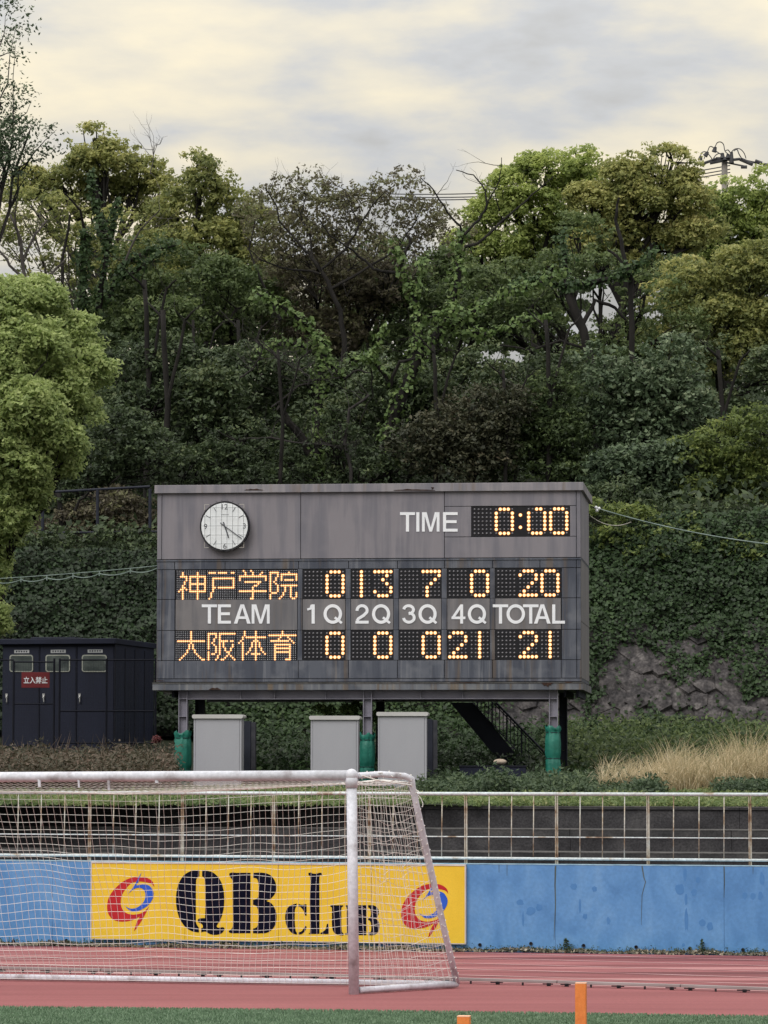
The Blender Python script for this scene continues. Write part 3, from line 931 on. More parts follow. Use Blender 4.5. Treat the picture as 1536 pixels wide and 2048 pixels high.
# ---- bank and hillside terrain
xs = [(-60 + i * 2) for i in range(61)]
ys = [53.2, 54, 55, 57, 60, 63, 66, 68, 70, 72, 74, 75, 75.4, 76, 76.6, 77.2, 78, 80, 82, 85, 88, 92, 96, 100, 104, 108, 112, 130, 200, 400]
rng = np.random.default_rng(9)
mb = MB()
for y in ys:
    for x in xs:
        j = float(rng.normal(0, .07 if y > 60 else .02))
        yb = PW.o.y
        yy = y
        if y == 53.2:
            t = (x - PW.o.x) / PW.u.x
            yy = PW.pt(t, 0, o3 - .3).y; zz_ = BZ0 - .02
        else:
            zz_ = terr(x, y) + j
        mb.v.append(Vector((x, yy, zz_)))
W_ = len(xs)
for j in range(len(ys) - 1):
    for i in range(W_ - 1):
        a = j * W_ + i
        mb.f.append((a, a + 1, a + W_ + 1, a + W_))
build('hillside', mb, M['forest_floor'], kind='structure', smooth=True)

# ================================================================== SCOREBOARD
TH = R(6.0)
PB = Plane(at(740, 1540, 64.0), (math.cos(TH), -math.sin(TH)))
DEP = 3.0
g0 = terr(0, 64) - .1
board = thing('scoreboard', 'large weathered grey electric scoreboard on steel legs showing team names and quarter scores', 'scoreboard', PB.pt(0, g0))
BB = lambda x, y, off=0: PB.uz(x, y, off)
uL = BB(313.5, 1170)[0]; uR = BB(1162, 1170)[0]
zT = BB(740, 982)[1]; zB = BB(740, 1363)[1]; zM = BB(740, 1117.5)[1]
build('housing', MB().pbox(PB, uL + .01, uR - .01, zB, zT, -DEP + .01, -.035), M['joint'], board)


def ZY(y): return BB(740, y)[1]


def UX(x): return BB(x, 1170)[0]


def panel(x0, y0, x1, y1, mat, name='cladding_panel', off=0.0, gap=.005, th=.04, bv=.004):
    mbp = MB().pbox(PB, UX(x0) + gap, UX(x1) - gap, ZY(y1) + gap, ZY(y0) - gap, off - th, off)
    return build(name, mbp, mat, board, bevel=bv)


up, lo_, lab = M['clad_up'], M['clad_low'], M['clad_lab']
# upper band
panel(313.5, 982, 323, 1117, up)
panel(323, 982, 601, 1117, up)
panel(601, 982, 889, 1117, up)
panel(889, 982, 1153, 1014, up)
panel(889, 1014, 943, 1075, up)
panel(1140, 1014, 1153, 1075, up)
panel(889, 1075, 1153, 1117, up)
panel(1153, 982, 1162, 1117, up)
# ledge between the bands
build('dividing_trim', MB().pbox(PB, uL - .006, uR + .006, zM - .035, zM - .004, -DEP, .012), lo_, board, bevel=.004)
cols = [(351, 595), (605, 691), (701.5, 787), (797.5, 883), (894, 980), (990, 1122)]
r1 = (1137.5, 1197.5); r2 = (1260, 1320.5)
hd = [313.5, 349, 450, 597, 697, 795, 889, 985, 1080, 1153, 1162]
for a, b in zip(hd, hd[1:]):
    panel(a, 1121, b, r1[0], lo_)
for (y0, y1) in (r1, (r1[1], r2[0]), r2):
    panel(313.5, y0, 324, y1, lo_); panel(324, y0, 350, y1, lo_)
    panel(1123, y0, 1153, y1, lo_); panel(1153, y0, 1162, y1, lo_)
    for (a, b), (c, d) in zip(cols, cols[1:]):
        panel(b, y0, c, y1, lo_, name='mullion', gap=.003)
for a, b in cols:
    panel(a, r1[1], b, r2[0], lab, name='label_panel')
bt = [313.5, 349, 597, 697, 795, 889, 985, 1122, 1153, 1162]
for a, b in zip(bt, bt[1:]):
    panel(a, r2[1], b, 1357, lo_)
build('bottom_flashing', MB().pbox(PB, uL, uR, zB, ZY(1357), -DEP, -.012), lo_, board)
# side
for (ya, yb, m_) in ((982, 1117, up), (1121, 1244, M['clad_lab']), (1244, 1357, M['clad_lab'])):
    for k in range(2):
        oa = -DEP + DEP * k / 2; ob = oa + DEP / 2
        build('side_panel', MB().pbox(PB, uR - .03, uR + .004, ZY(yb) + .004, ZY(ya) - .004, oa + .004, ob - (.045 if k else .004)), m_, board, bevel=.003)
        build('side_panel', MB().pbox(PB, uL - .004, uL + .03, ZY(yb) + .004, ZY(ya) - .004, oa + .004, ob - (.045 if k else .004)), m_, board, bevel=.003)
# roof and base tray
def fascia(name, x0, x1, y0, y1, fo, back, mat):
    a, za = PB.uz(x0, y0, fo); b, zb_ = PB.uz(x1, y1, fo)
    build(name, MB().pbox(PB, a, b, zb_, za, back, fo), mat, board, bevel=.006)
    return a, b, zb_, za


fascia('roof', 309, 1167, 970.5, 980.5, .06, -DEP - .35, M['roof_fascia'])
a, b, zz0, zz1 = fascia('base_tray', 305, 1166, 1366.5, 1379.5, .09, -DEP - .15, M['clad_base'])
build('tray_lip', MB().pbox(PB, a - .004, b + .004, zz1 - .012, zz1 + .012, .04, .098), M['concrete_edge'], board)
# rust patches on roof edge and tray
rnd = random.Random(8)


def rust(x0, x1, y, h, off, updown=1):
    top, bot = [], []
    n_ = 9
    for k in range(n_ + 1):
        x = x0 + (x1 - x0) * k / n_
        e_ = math.sin(math.pi * k / n_)
        top.append(PB.hit(x, y - (.4 if updown > 0 else h * e_ * rnd.uniform(.4, 1)) - .2, off)); bot.append(PB.hit(x, y + (h * e_ * rnd.uniform(.3, 1) if updown > 0 else .3) + .2, off))
    build('rust_patch', MB().prism(bot + top[::-1], -PB.n * .004), M['rust'], board)


rust(489, 526, 980, 3.2, .066, -1); rust(787, 870, 980.5, 3.5, .066, -1); rust(862, 868, 975, 5, .066)
rust(418, 442, 1379, 5, .098, -1); rust(1083, 1106, 1366, 9, .101); rust(1130, 1146, 1364, 2.5, .101); rust(900, 960, 1365.5, 1.3, .101, -1)
rust(307, 330, 1362, 1.6, .101, -1)
# steel frame below
zb0 = zz0; zb1 = BB(740, 1398.5, -.1)[1]
fr = MB()
for off in (-.12, -2.5):
    fr.pbox(PB, UX(372), UX(1100), zb1 + .012, zb0 - .001, off - .01, off)
    fr.pbox(PB, UX(372), UX(1100), zb1, zb1 + .012, off - .09, off + .08)
    for x in (548, 840, 924, 650, 480):
        fr.pbox(PB, UX(x), UX(x) + .012, zb1 + .012, zb0 - .001, off, off + .07)
build('beam', fr, M['steel'], board)
jo = MB()
for x in (340, 400, 470, 550, 630, 700, 780, 860, 940, 1020, 1125, 1150):
    jo.pbox(PB, UX(x), UX(x) + .05, zb0 - .12, zb0 - .002, -2.9, -.25)
build('floor_joist', jo, M['dark_steel'], board)


def hcol(x0, x1, off, mat, name='leg'):
    zc = zb0 - .002
    ua_, ub_ = PB.uz(x0, 1400, off)[0], PB.uz(x1, 1400, off)[0]
    mbc = MB()
    gz = terr(PB.pt(ua_, 0, off).x, PB.pt(ua_, 0, off).y) - .15
    mbc.pbox(PB, ua_, ua_ + .014, gz, zc, off - .15, off)
    mbc.pbox(PB, ub_ - .014, ub_, gz, zc, off - .15, off)
    mbc.pbox(PB, ua_ + .014, ub_ - .014, gz, zc, off - .085, off - .07)
    for y in (1397.5, 1433):
        z = PB.uz(x0, y, off)[1]
        mbc.pbox(PB, ua_ + .014, ub_ - .014, z - .005, z + .005, off - .07, off - .004)
    return build(name, mbc, mat, board)


hcol(357, 374.5, -.03, M['steel']); hcol(726, 743.5, -.03, M['steel']); hcol(1098, 1115.5, -.03, M['steel'])
hcol(390, 408, -2.45, M['dark_steel']); hcol(752, 768, -2.45, M['dark_steel']); hcol(1118, 1134, -2.45, M['dark_steel'])  # rear legs coloured dark to carry the shade under the board

# ---- lamp matrices
PAT = {
    '0': ["01110", "10001", "10001", "10001", "10001", "10001", "01110"],
    '1': ["00100"] * 7,
    '2': ["01110", "10001", "00001", "00010", "00100", "01000", "11111"],
    '3': ["11111", "00010", "00100", "00010", "00001", "10001", "01110"],
    '7': ["11111", "00001", "00010", "00100", "01000", "01000", "01000"],
    ' ': ["00000"] * 7,
    'd': ["00110", "10001", "10001", "10001", "10001", "10001", "01110"],
}
UZV = Vector((0, 0, 1))


def display(x0, x1, y0, y1, name='lamp_display', label=None):
    mbd = MB().pbox(PB, UX(x0), UX(x1), ZY(y1), ZY(y0), -.05, -.012)
    return build(name, mbd, M['led_black'], board, label=label)


def lamps(dsp, chars, xs0, ys0, pitch=7.97, extra=()):
    on, halo, offm = MB(), MB(), MB()
    for ch, x0 in zip(chars, xs0):
        for r in range(7):
            for c in range(5):
                p = PB.pt(UX(x0 + c * pitch), ZY(ys0 + r * 8.0), -.011)
                if PAT[ch][r][c] == '1':
                    on.dome(p, PB.u, UZV, PB.n, .0275, .02)
                    halo.dome(p - PB.n * .0006, PB.u, UZV, PB.n, .036, .003)
                else:
                    offm.dome(p, PB.u, UZV, PB.n, .019, .016)
    for (x, y) in extra:
        p = PB.pt(UX(x), ZY(y), -.011)
        on.dome(p, PB.u, UZV, PB.n, .0275, .02); halo.dome(p - PB.n * .0006, PB.u, UZV, PB.n, .036, .003)
    build('lit_bulbs', on, M['led_on'], dsp, smooth=True, kind='stuff')
    build('lamp_halos', halo, M['led_halo'], dsp, kind='stuff')  # emissive discs standing in for the bulbs' halo
    if offm.f: build('unlit_bulbs', offm, M['led_off'], dsp, smooth=True, kind='stuff')


DX = {1: (610.8, 654), 2: (706.7, 749.7), 3: (802.7, 846.2), 4: (899.5, 943.2)}
for (y0, y1), rowy, vals in ((r1, 1143.5, {1: ' 0', 2: '13', 3: ' 7', 4: ' 0', 5: ' 20'}), (r2, 1266.2, {1: ' 0', 2: ' 0', 3: ' 0', 4: '21', 5: ' 21'})):
    for q in (1, 2, 3, 4):
        a, b = cols[q]
        dsp = display(a, b, y0, y1, label='black lamp display reading %s in the %s row' % (vals[q].strip(), 'upper' if y0 < 1200 else 'lower'))
        lamps(dsp, vals[q], DX[q], rowy)
    a, b = cols[5]
    dsp = display(a, b, y0, y1, label='wide lamp display reading total %s' % vals[5].strip())
    lamps(dsp, vals[5], (996.7, 1040.3, 1083.9), rowy)
dsp = display(943.5, 1139.5, 1014.5, 1074.5, label='game clock lamp display reading 0:00')
lamps(dsp, ' 0d0', (949.3, 992.6, 1057.6, 1101.6), 1020.2, 8.05, extra=((1041, 1032), (1041, 1056.4)))

KJ = {
    'kami': {1: '3,11', 2: '3,11', 3: '2-5,7-15', 4: '5,7,11,15', 5: '5,7,11,15', 6: '4,7,11,15', 7: '4,7-15', 8: '3,7,11,15', 9: '3,4,7,11,15', 10: '2,3,5,7,11,15', 11: '1,3,7-15', 12: '3,11', 13: '3,11', 14: '3,11', 15: '3,11'},
    'to': {1: '1-4,6-10,13,14', 4: '3-14', 5: '3,14', 6: '3,14', 7: '3,14', 8: '3,14', 9: '3,4,6-14', 10: '3', 11: '3', 12: '2', 13: '2', 14: '2', 15: '1'},
    'gaku': {0: '3,7', 1: '4,8,13', 2: '4,8,12', 3: '1-15', 4: '1,15', 5: '1,15', 6: '4-12', 7: '11', 8: '9,10', 9: '8', 10: '8', 11: '1-15', 12: '8', 13: '8', 14: '8', 15: '7,8'},
    'in': {1: '1-5,11', 2: '1,5,7-15', 3: '1,5,7,15', 4: '1,4,7,15', 5: '1,4,7,9-13,15', 6: '1,3', 7: '1,4', 8: '1,5,7-15', 9: '1,5,9,12', 10: '1,5,9,12', 11: '1,5,9,12', 12: '2-4,8,12,15', 13: '1,8,12,15', 14: '1,7,12,15', 15: '1,6,13,14'},
    'dai': {0: '8', 1: '8', 2: '8', 3: '8', 4: '8', 5: '1-15', 6: '8', 7: '7,9', 8: '7,9', 9: '7,9', 10: '6,10', 11: '6,10', 12: '5,11', 13: '4,12', 14: '3,13', 15: '2,14,15'},
    'saka': {1: '1-5,7-15', 2: '1,5,7', 3: '1,5,7', 4: '1,4,7', 5: '1,4,7-11,13,14', 6: '1,3,7,9', 7: '1,4,7,9,14', 8: '1,5,7,9,14', 9: '1,5,7,10,13', 10: '5,7,10,13', 11: '1,5,7,11,12', 12: '1,3,4,7,12', 13: '1,6,11,13', 14: '1,6,10,14', 15: '1,5,8,9,15'},
    'tai': {0: '4,10', 1: '4,10', 2: '4,10', 3: '3,5-15', 4: '3,10', 5: '2,9,10,11', 6: '1,3,8,10,12', 7: '3,8,10,12', 8: '3,8,10,12', 9: '3,7,10,13', 10: '3,7,10,13', 11: '3,6,10,14', 12: '3,5,8-12,15', 13: '3,10', 14: '3,10', 15: '3,10'},
    'iku': {0: '8', 1: '8', 2: '1-15', 3: '7,11', 4: '6,12', 5: '2-11,13', 6: '14', 7: '4-12', 8: '4,12', 9: '4-12', 10: '4,12', 11: '4-12', 12: '4,12', 13: '4,12', 14: '4,12', 15: '4,10-12'},
}


def expand(s_):
    o = set()
    for a_ in s_.split(','):
        if '-' in a_:
            p, q = a_.split('-'); o |= set(range(int(p), int(q) + 1))
        elif a_: o.add(int(a_))
    return o


for (y0, y1), rowy, names, xs0, txt in ((r1, 1140.5, ('kami', 'to', 'gaku', 'in'), (354.2, 414.9, 475.8, 536.9), '神戸学院'), (r2, 1262.8, ('dai', 'saka', 'tai', 'iku'), (352.9, 413.8, 474.7, 535.4), '大阪体育')):
    xe = (351, 412.3, 473.5, 534.3, 595)
    for k, nm in enumerate(names):
        dsp = display(xe[k] + .3, xe[k + 1] - .3, y0, y1, name='character_display', label='black dot matrix display lit with the character %s' % txt[k])
        on, offm, halo = MB(), MB(), MB()
        for r in range(16):
            lit = expand(KJ[nm].get(r, ''))
            for c in range(16):
                p = PB.pt(UX(xs0[k] + c * 3.71), ZY(rowy + r * 3.71), -.011)
                if c in lit:
                    on.dome(p, PB.u, UZV, PB.n, .0140, .01, 6)
                    halo.dome(p - PB.n * .0006, PB.u, UZV, PB.n, .0215, .0005, 6)
                else: offm.dome(p, PB.u, UZV, PB.n, .0085, .006, 5)
        build('lit_bulbs', on, M['led_small_on'], dsp, kind='stuff')
        build('lamp_halos', halo, M['led_halo'], dsp, kind='stuff')
        build('unlit_bulbs', offm, M['led_small_off'], dsp, kind='stuff')

# ---- lettering (cut letters, even strokes)
LD = [0]


def stroke(mb, pts, wdt, closed=False):
    """ribbon of constant width along a pixel polyline, mitred"""
    LD[0] = (LD[0] + 1) % 7
    off = .008 + LD[0] * .0006
    P_ = [Vector((p[0], p[1])) for p in pts]
    n_ = len(P_)
    Lh, Rh = [], []
    for k in range(n_):
        if closed: a_, b_ = P_[k - 1], P_[(k + 1) % n_]
        else: a_, b_ = P_[max(k - 1, 0)], P_[min(k + 1, n_ - 1)]
        d1 = (P_[k] - a_); d2 = (b_ - P_[k])
        d1 = d1.normalized() if d1.length > 1e-6 else d2.normalized()
        d2 = d2.normalized() if d2.length > 1e-6 else d1
        t_ = (d1 + d2).normalized(); nn_ = Vector((-t_.y, t_.x))
        m_ = 1 / max(.4, nn_.dot(Vector((-d1.y, d1.x))))
        Lh.append(P_[k] + nn_ * wdt / 2 * m_); Rh.append(P_[k] - nn_ * wdt / 2 * m_)
    rngk = range(n_ if closed else n_ - 1)
    for k in rngk:
        k2 = (k + 1) % n_
        q = [Lh[k], Rh[k], Rh[k2], Lh[k2]]
        q3 = [PB.hit(v_.x, v_.y, off) for v_ in q]
        mb.prism(q3, -PB.n * .006)


def arc(cx_, cy_, rx_, ry_, a0, a1, n_=14):
    return [(cx_ + rx_ * math.cos(R(a0 + (a1 - a0) * k / n_)), cy_ - ry_ * math.sin(R(a0 + (a1 - a0) * k / n_))) for k in range(n_ + 1)]


def letter(ch, x0, x1, y0, y1, wd=6.2):
    mb = MB(); h = wd / 2; W = x1 - x0; Hh = y1 - y0
    hw = wd * .92
    if ch == 'T':
        stroke(mb, [(x0, y0 + hw / 2), (x1, y0 + hw / 2)], hw); stroke(mb, [((x0 + x1) / 2, y0 + hw), ((x0 + x1) / 2, y1)], wd)
    elif ch == 'I':
        stroke(mb, [((x0 + x1) / 2, y0), ((x0 + x1) / 2, y1)], wd)
    elif ch == 'E':
        stroke(mb, [(x0 + h, y0), (x0 + h, y1)], wd)
        for y, e_ in ((y0 + hw / 2, 0), ((y0 + y1) / 2 - .5, 2), (y1 - hw / 2, 0)): stroke(mb, [(x0 + wd, y), (x1 - e_, y)], hw)
    elif ch == 'L':
        stroke(mb, [(x0 + h, y0), (x0 + h, y1)], wd); stroke(mb, [(x0 + wd, y1 - hw / 2), (x1, y1 - hw / 2)], hw)
    elif ch == 'A':
        m_ = (x0 + x1) / 2
        def pl(pts): mb.prism([PB.hit(x, y, .008 + LD[0] * .0006) for x, y in pts], -PB.n * .006); LD[0] = (LD[0] + 1) % 7
        pl([(m_ - wd * .58, y0), (x0, y1), (x0 + wd * 1.12, y1), (m_ + .6, y0 + 5)])
        pl([(m_ + wd * .58, y0), (m_ - wd * .58, y0), (m_, y0 + 6), (x1 - wd * 1.12, y1), (x1, y1)])
        pl([(x0 + 8.2, y1 - 14.5), (x0 + 6.6, y1 - 9.2), (x1 - 6.6, y1 - 9.2), (x1 - 8.2, y1 - 14.5)])
    elif ch == 'M':
        def pl(pts): mb.prism([PB.hit(x, y, .008 + LD[0] * .0006) for x, y in pts], -PB.n * .006); LD[0] = (LD[0] + 1) % 7
        m_ = (x0 + x1) / 2
        pl([(x0, y0), (x0, y1), (x0 + wd * .9, y1), (x0 + wd * .9, y0)]); pl([(x1 - wd * .9, y0), (x1 - wd * .9, y1), (x1, y1), (x1, y0)])
        pl([(x0 + wd * .9, y0), (x0 + wd * .9, y0 + 8), (m_ - wd * .42, y1), (m_, y1), (m_, y1 - 8), (x0 + wd * 1.5, y0)])
        pl([(x1 - wd * .9, y0), (x1 - wd * 1.5, y0), (m_, y1 - 8), (m_, y1), (m_ + wd * .42, y1), (x1 - wd * .9, y0 + 8)])
    elif ch in 'OQ':
        stroke(mb, arc((x0 + x1) / 2, (y0 + y1) / 2, W / 2 - h, Hh / 2 - h + .4, 0, 360, 28)[:-1], wd, closed=True)
        if ch == 'Q': stroke(mb, [(x1 - 14.5, y1 - 12.5), (x1 - .5, y1 - 1)], wd * .8)
    elif ch == '1':
        stroke(mb, [(x1 - h, y0), (x1 - h, y1)], wd); stroke(mb, [(x0, y0 + 10.3), (x1 - wd - 2, y0 + 8.2), (x1 - wd + .3, y0 + 1)], wd * .7)
    elif ch == '2':
        stroke(mb, arc(x0 + W / 2, y0 + 12.2, W / 2 - h, 9.6, 185, -20, 14) + [(x0 + W * .62, y0 + 22), (x0 + 6, y1 - 10), (x0 + 3, y1 - 5.5)], wd * .95)
        stroke(mb, [(x0, y1 - hw / 2), (x1, y1 - hw / 2)], hw)
    elif ch == '3':
        stroke(mb, arc(x0 + W / 2 - .5, y0 + 10.6, W / 2 - h - 1, 8, 175, -90, 14), wd * .92)
        stroke(mb, arc(x0 + W / 2, y1 - 12, W / 2 - h, 9.2, 90, -175, 14), wd * .92)
    elif ch == '4':
        stroke(mb, [(x1 - 7.5, y0), (x1 - 7.5, y1)], wd * .95)
        stroke(mb, [(x0, y1 - 11.5), (x1, y1 - 11.5)], hw * .9)
        stroke(mb, [(x0 + 3, y1 - 12), (x1 - 9, y0 + 3)], wd * .85)
    o = build('letter', mb, M['white'], board)
    return o


for ch, a, b in (('T', 800, 830), ('I', 832.6, 838.8), ('M', 844, 879), ('E', 886, 915.3)): letter(ch, a, b, 1024.4, 1063.2)
for ch, a, b in (('T', 403.5, 434), ('E', 435.7, 461.8), ('A', 467.7, 501.3), ('M', 503.3, 539.3),
                 ('1', 614.6, 629.4), ('Q', 647, 684), ('2', 711, 737.3), ('Q', 744, 780.3), ('3', 804, 831.5), ('Q', 837, 873.3),
                 ('4', 903, 930.8), ('Q', 935.6, 972), ('T', 985.6, 1016.4), ('O', 1013, 1050), ('T', 1046, 1077), ('A', 1068, 1101.3), ('L', 1104.4, 1129.8)):
    letter(ch, a, b, 1208.8, 1247.2)


def textobj(name, body, P, px, py, hpx, off, mat, parent, align='CENTER', bold=0.0, width=None):
    c = bpy.data.curves.new(name, 'FONT'); c.body = body; c.align_x = align; c.align_y = 'CENTER'; c.offset = bold; c.extrude = .02
    o = bpy.data.objects.new(name, c); COL.objects.link(o)
    dg = bpy.context.evaluated_depsgraph_get(); dg.update()
    me = bpy.data.meshes.new_from_object(o.evaluated_get(dg))
    bpy.data.objects.remove(o)
    ysv = [v.co.y for v in me.vertices]; xsv = [v.co.x for v in me.vertices]
    h0 = max(ysv) - min(ysv); w0 = max(xsv) - min(xsv)
    u_, z_ = P.uz(px, py, off); s = hpx / FPX * P.pt(u_, z_, off).y / h0
    sx1 = s if width is None else width / FPX * P.pt(u_, z_, off).y / w0
    cx_ = (max(xsv) + min(xsv)) / 2; cy_ = (max(ysv) + min(ysv)) / 2
    offv = rootof(parent).location
    for v in me.vertices:
        p = P.pt(u_ + (v.co.x - cx_) * sx1, z_ + (v.co.y - cy_) * s, off + v.co.z * .05)
        v.co = p - offv
    me.materials.clear(); me.materials.append(mat)
    ob = bpy.data.objects.new(name, me); COL.objects.link(ob); ob.parent = parent
    return ob


# ---- wall clock with wire guard
CKX, CKY = 449.6, 1052.6
cu, cz = BB(CKX, CKY, .1)
clk = thing('wall_clock', 'round white outdoor clock behind a wire guard on the upper left of the scoreboard', 'clock', PB.pt(cu, cz, 0))
mpp = 64.0 / FPX


def disc(r, o0, o1, n_=40, du=0, dz=0):
    return MB().prism([PB.pt(cu + du + r * math.cos(2 * math.pi * k / n_), cz + dz + r * math.sin(2 * math.pi * k / n_), o1) for k in range(n_)], -PB.n * (o1 - o0))


build('case', disc(.452, .004, .13), M['clock_black'], clk, bevel=.01)
build('dial', disc(.424, .13, .135), M['clock_face'], clk)
for k in range(12):
    if k % 3 == 0: continue
    t = math.pi / 2 - k * math.pi / 6
    d = PB.u * math.cos(t) + UZV * math.sin(t); q = PB.n.cross(d)
    c0_ = PB.pt(cu, cz, .136)
    build('hour_mark', MB().box(c0_ + d * .30 - q * .005, d * .095, q * .010, PB.n * .003), M['clock_hand'], clk)
for tx, x, y in (('12', 449.6, 1013.5), ('3', 488.6, 1051.8), ('6', 449.7, 1092), ('9', 411, 1053)):
    textobj('numeral', tx, PB, x, y, 10.8, .137, M['clock_hand'], clk)
textobj('maker_name', 'National', PB, 449.6, 1029, 2.2, .137, M['clock_hand'], clk, width=15)


def hand(name, x0, y0, x1, y1, wd, off):
    a_ = PB.hit(x0, y0, off); b_ = PB.hit(x1, y1, off); d = b_ - a_; q = PB.n.cross(d).normalized()
    build(name, MB().box(a_ - q * wd / 2, d, q * wd, PB.n * .006), M['clock_hand'], clk)


hand('hour_hand', 446.6, 1044, 457.3, 1075.5, .022, .142)
hand('minute_hand', 440.2, 1045.5, 483.2, 1077, .015, .150)
gd_ = MB()
for x in (409.5, 420.6, 431.8, 442.7, 453.9, 464.9, 475.9, 487):
    hh = math.sqrt(max(0, 50.5 ** 2 - (x - CKX) ** 2)) * mpp + .02
    u_ = BB(x, CKY, .2)[0]; gd_.tube([PB.pt(u_, cz + hh, .07), PB.pt(u_, cz + hh, .19), PB.pt(u_, cz - hh, .19), PB.pt(u_, cz - hh, .07)], .0032, 4)
for y in (1015.4, 1033.4, 1051.7, 1070, 1087.7):
    hh = math.sqrt(max(0, 47 ** 2 - (y - CKY) ** 2)) * mpp + .01
    z_ = BB(CKX, y, .2)[1]; gd_.tube([PB.pt(cu - hh, z_, .192), PB.pt(cu + hh, z_, .192)], .0032, 4)
build('wire_guard', gd_, M['wire_dark'], clk, label='thin wire guard bars in front of the dial')
g2 = MB()
for s_ in (-1, 1):
    for e_ in (-1, 1):
        a_ = PB.pt(cu + s_ * .36, cz + e_ * .34, .18)
        g2.tube([a_ + PB.u * s_ * -.08 + UZV * e_ * .05, a_ + UZV * e_ * .05, a_ - UZV * e_ * .05 + PB.n * .0], .006, 4)
build('guard_bracket', g2, M['wire_pale'], clk)

# ---- green sheets tied round the legs
def wrap(x, w_px, ytop, ytie, ybot, label, seed):
    rn = np.random.default_rng(seed)
    off = -.1
    u_, _ = PB.uz(x, 1500, off)
    zt_ = PB.uz(x, ytop, off)[1]; zk = PB.uz(x, ytie, off)[1]
    base = PB.pt(u_, 0, off); gz = terr(base.x, base.y) - .1
    r0 = w_px / 2 / FPX * base.y * .92
    prof = [(zt_ + .02, .94), (zt_ - .01, 1.0), (zt_ - .05, .95), (zt_ - .09, .84), (zt_ - .13, .90), (zt_ - .2, 1.0), ((zt_ + zk) / 2, 1.03), (zk + .1, 1.04), (zk + .035, .96), (zk, .87), (zk - .035, .96), (zk - .12, .97), ((zk + gz) / 2, .96), (gz, .98)]
    seg_ = 36
    mbw = MB()
    ph = rn.uniform(0, 6, 6)
    for i, (z, f) in enumerate(prof):
        for k in range(seg_):
            t = 2 * math.pi * k / seg_
            pleat = .035 * math.sin(9 * t + ph[0] + i * .35) + .03 * math.sin(5 * t + ph[1] - i * .5) + .02 * math.sin(17 * t + ph[2] + i)
            if i < 5: pleat *= 1.8
            rr = r0 * (f + pleat + float(rn.normal(0, .012)))
            dz = float(rn.normal(0, .008)) + (.03 * math.sin(4 * t + ph[3]) if i < 2 else 0)
            mbw.v.append(Vector((base.x + rr * math.cos(t), base.y + rr * .95 * math.sin(t), z + dz)))
    for i in range(len(prof) - 1):
        for k in range(seg_):
            a_ = i * seg_ + k; b_ = i * seg_ + (k + 1) % seg_
            mbw.f.append((a_, a_ + seg_, b_ + seg_, b_))
    root = thing('sheet_wrap', label, 'tarpaulin', (base.x, base.y, gz), 'green sheets tied round the scoreboard legs')
    build('sheet', mbw, M['tarp'], root, smooth=True)
    build('tie_rope', MB().tube([Vector((base.x + r0 * .9 * math.cos(t), base.y + r0 * .86 * math.sin(t), zk)) for t in [2 * math.pi * k / 16 for k in range(17)]], .006, 5), M['dark_steel'], root)
    build('tie_rope', MB().tube([Vector((base.x + r0 * .87 * math.cos(t), base.y + r0 * .84 * math.sin(t), zt_ - .09)) for t in [2 * math.pi * k / 16 for k in range(17)]], .006, 5), M['dark_steel'], root)


wrap(366, 37, 1466, 1538, 1575, 'green plastic sheet tied round the left leg of the scoreboard', 1)
wrap(734.5, 33, 1470, 1534, 1575, 'green plastic sheet tied round the middle leg of the scoreboard', 2)
wrap(1106, 33, 1455, 1517, 1560, 'green plastic sheet tied round the right leg of the scoreboard', 3)

# ---- grey cabinets under the board
def cabinet(x0, x1, y0, Y, label):
    P = Plane(at((x0 + x1) / 2, 1500, Y), (math.cos(R(3)), -math.sin(R(3))))
    a_, zt_ = P.uz(x0, y0 + 8, 0); b_, _ = P.uz(x1, y0 + 8, 0)
    gz = terr(P.o.x, P.o.y) - .1
    root = thing('equipment_cabinet', label, 'cabinet', (P.o.x, P.o.y, gz), 'grey metal cabinets under the scoreboard')
    build('body', MB().pbox(P, a_ + .012, b_ - .012, gz, zt_, -.6, -.012), M['cabinet'], root)
    build('door', MB().pbox(P, a_ + .035, b_ - .035, gz + .12, zt_ - .012, -.012, .006), M['cabinet'], root, bevel=.004)
    for s_, q in ((a_, 1), (b_, -1)):
        build('corner_trim', MB().pbox(P, min(s_, s_ + q * .03), max(s_, s_ + q * .03), gz, zt_, -.02, .002), M['cabinet'], root)
    zl = P.uz(x0, y0, 0)[1]
    pr = []
    for k in range(9):
        t = math.pi / 2 + math.pi * k / 8
        pr.append((math.cos(t), math.sin(t)))
    rr = (zl - zt_) / 2
    build('lid', MB().prism([P.pt(a_ + .0 + rr * c_ * .8, zt_ + rr + rr * s_, .04) for c_, s_ in pr] + [P.pt(b_ + .0 - rr * c_ * .8, zt_ + rr - rr * s_, .04) for c_, s_ in pr], -P.n * .68), M['cabinet_lid'], root)


cabinet(387.5, 483, 1429, 62.3, 'plain grey metal cabinet beside the left leg of the scoreboard')
cabinet(621.5, 716.5, 1431.5, 62.3, 'plain grey metal cabinet just left of the middle scoreboard leg')
cabinet(756, 853, 1424, 62.0, 'plain grey metal cabinet right of the middle scoreboard leg, the tallest of three')
for x0, x1, y0, lb in ((484, 511, 1442, 'narrow dark steel locker behind the leftmost grey cabinet'), (851, 875, 1438, 'narrow dark steel locker behind the tallest grey cabinet')):
    P = Plane(at(x0, 1500, 63.6), (1, 0))
    a_, zt_ = P.uz(x0 - 30, y0); b_, _ = P.uz(x1, y0)
    gz = terr(P.o.x, P.o.y) - .1
    root = thing('steel_locker', lb, 'locker', P.pt(a_, gz))
    build('body', MB().pbox(P, a_, b_ - .085, gz, zt_, -.5, 0), M['dark_steel'], root, bevel=.005)
    build('edge_post', MB().pbox(P, b_ - .08, b_, gz, zt_ - .02, -.5, -.01), M['joint'], root, bevel=.004)

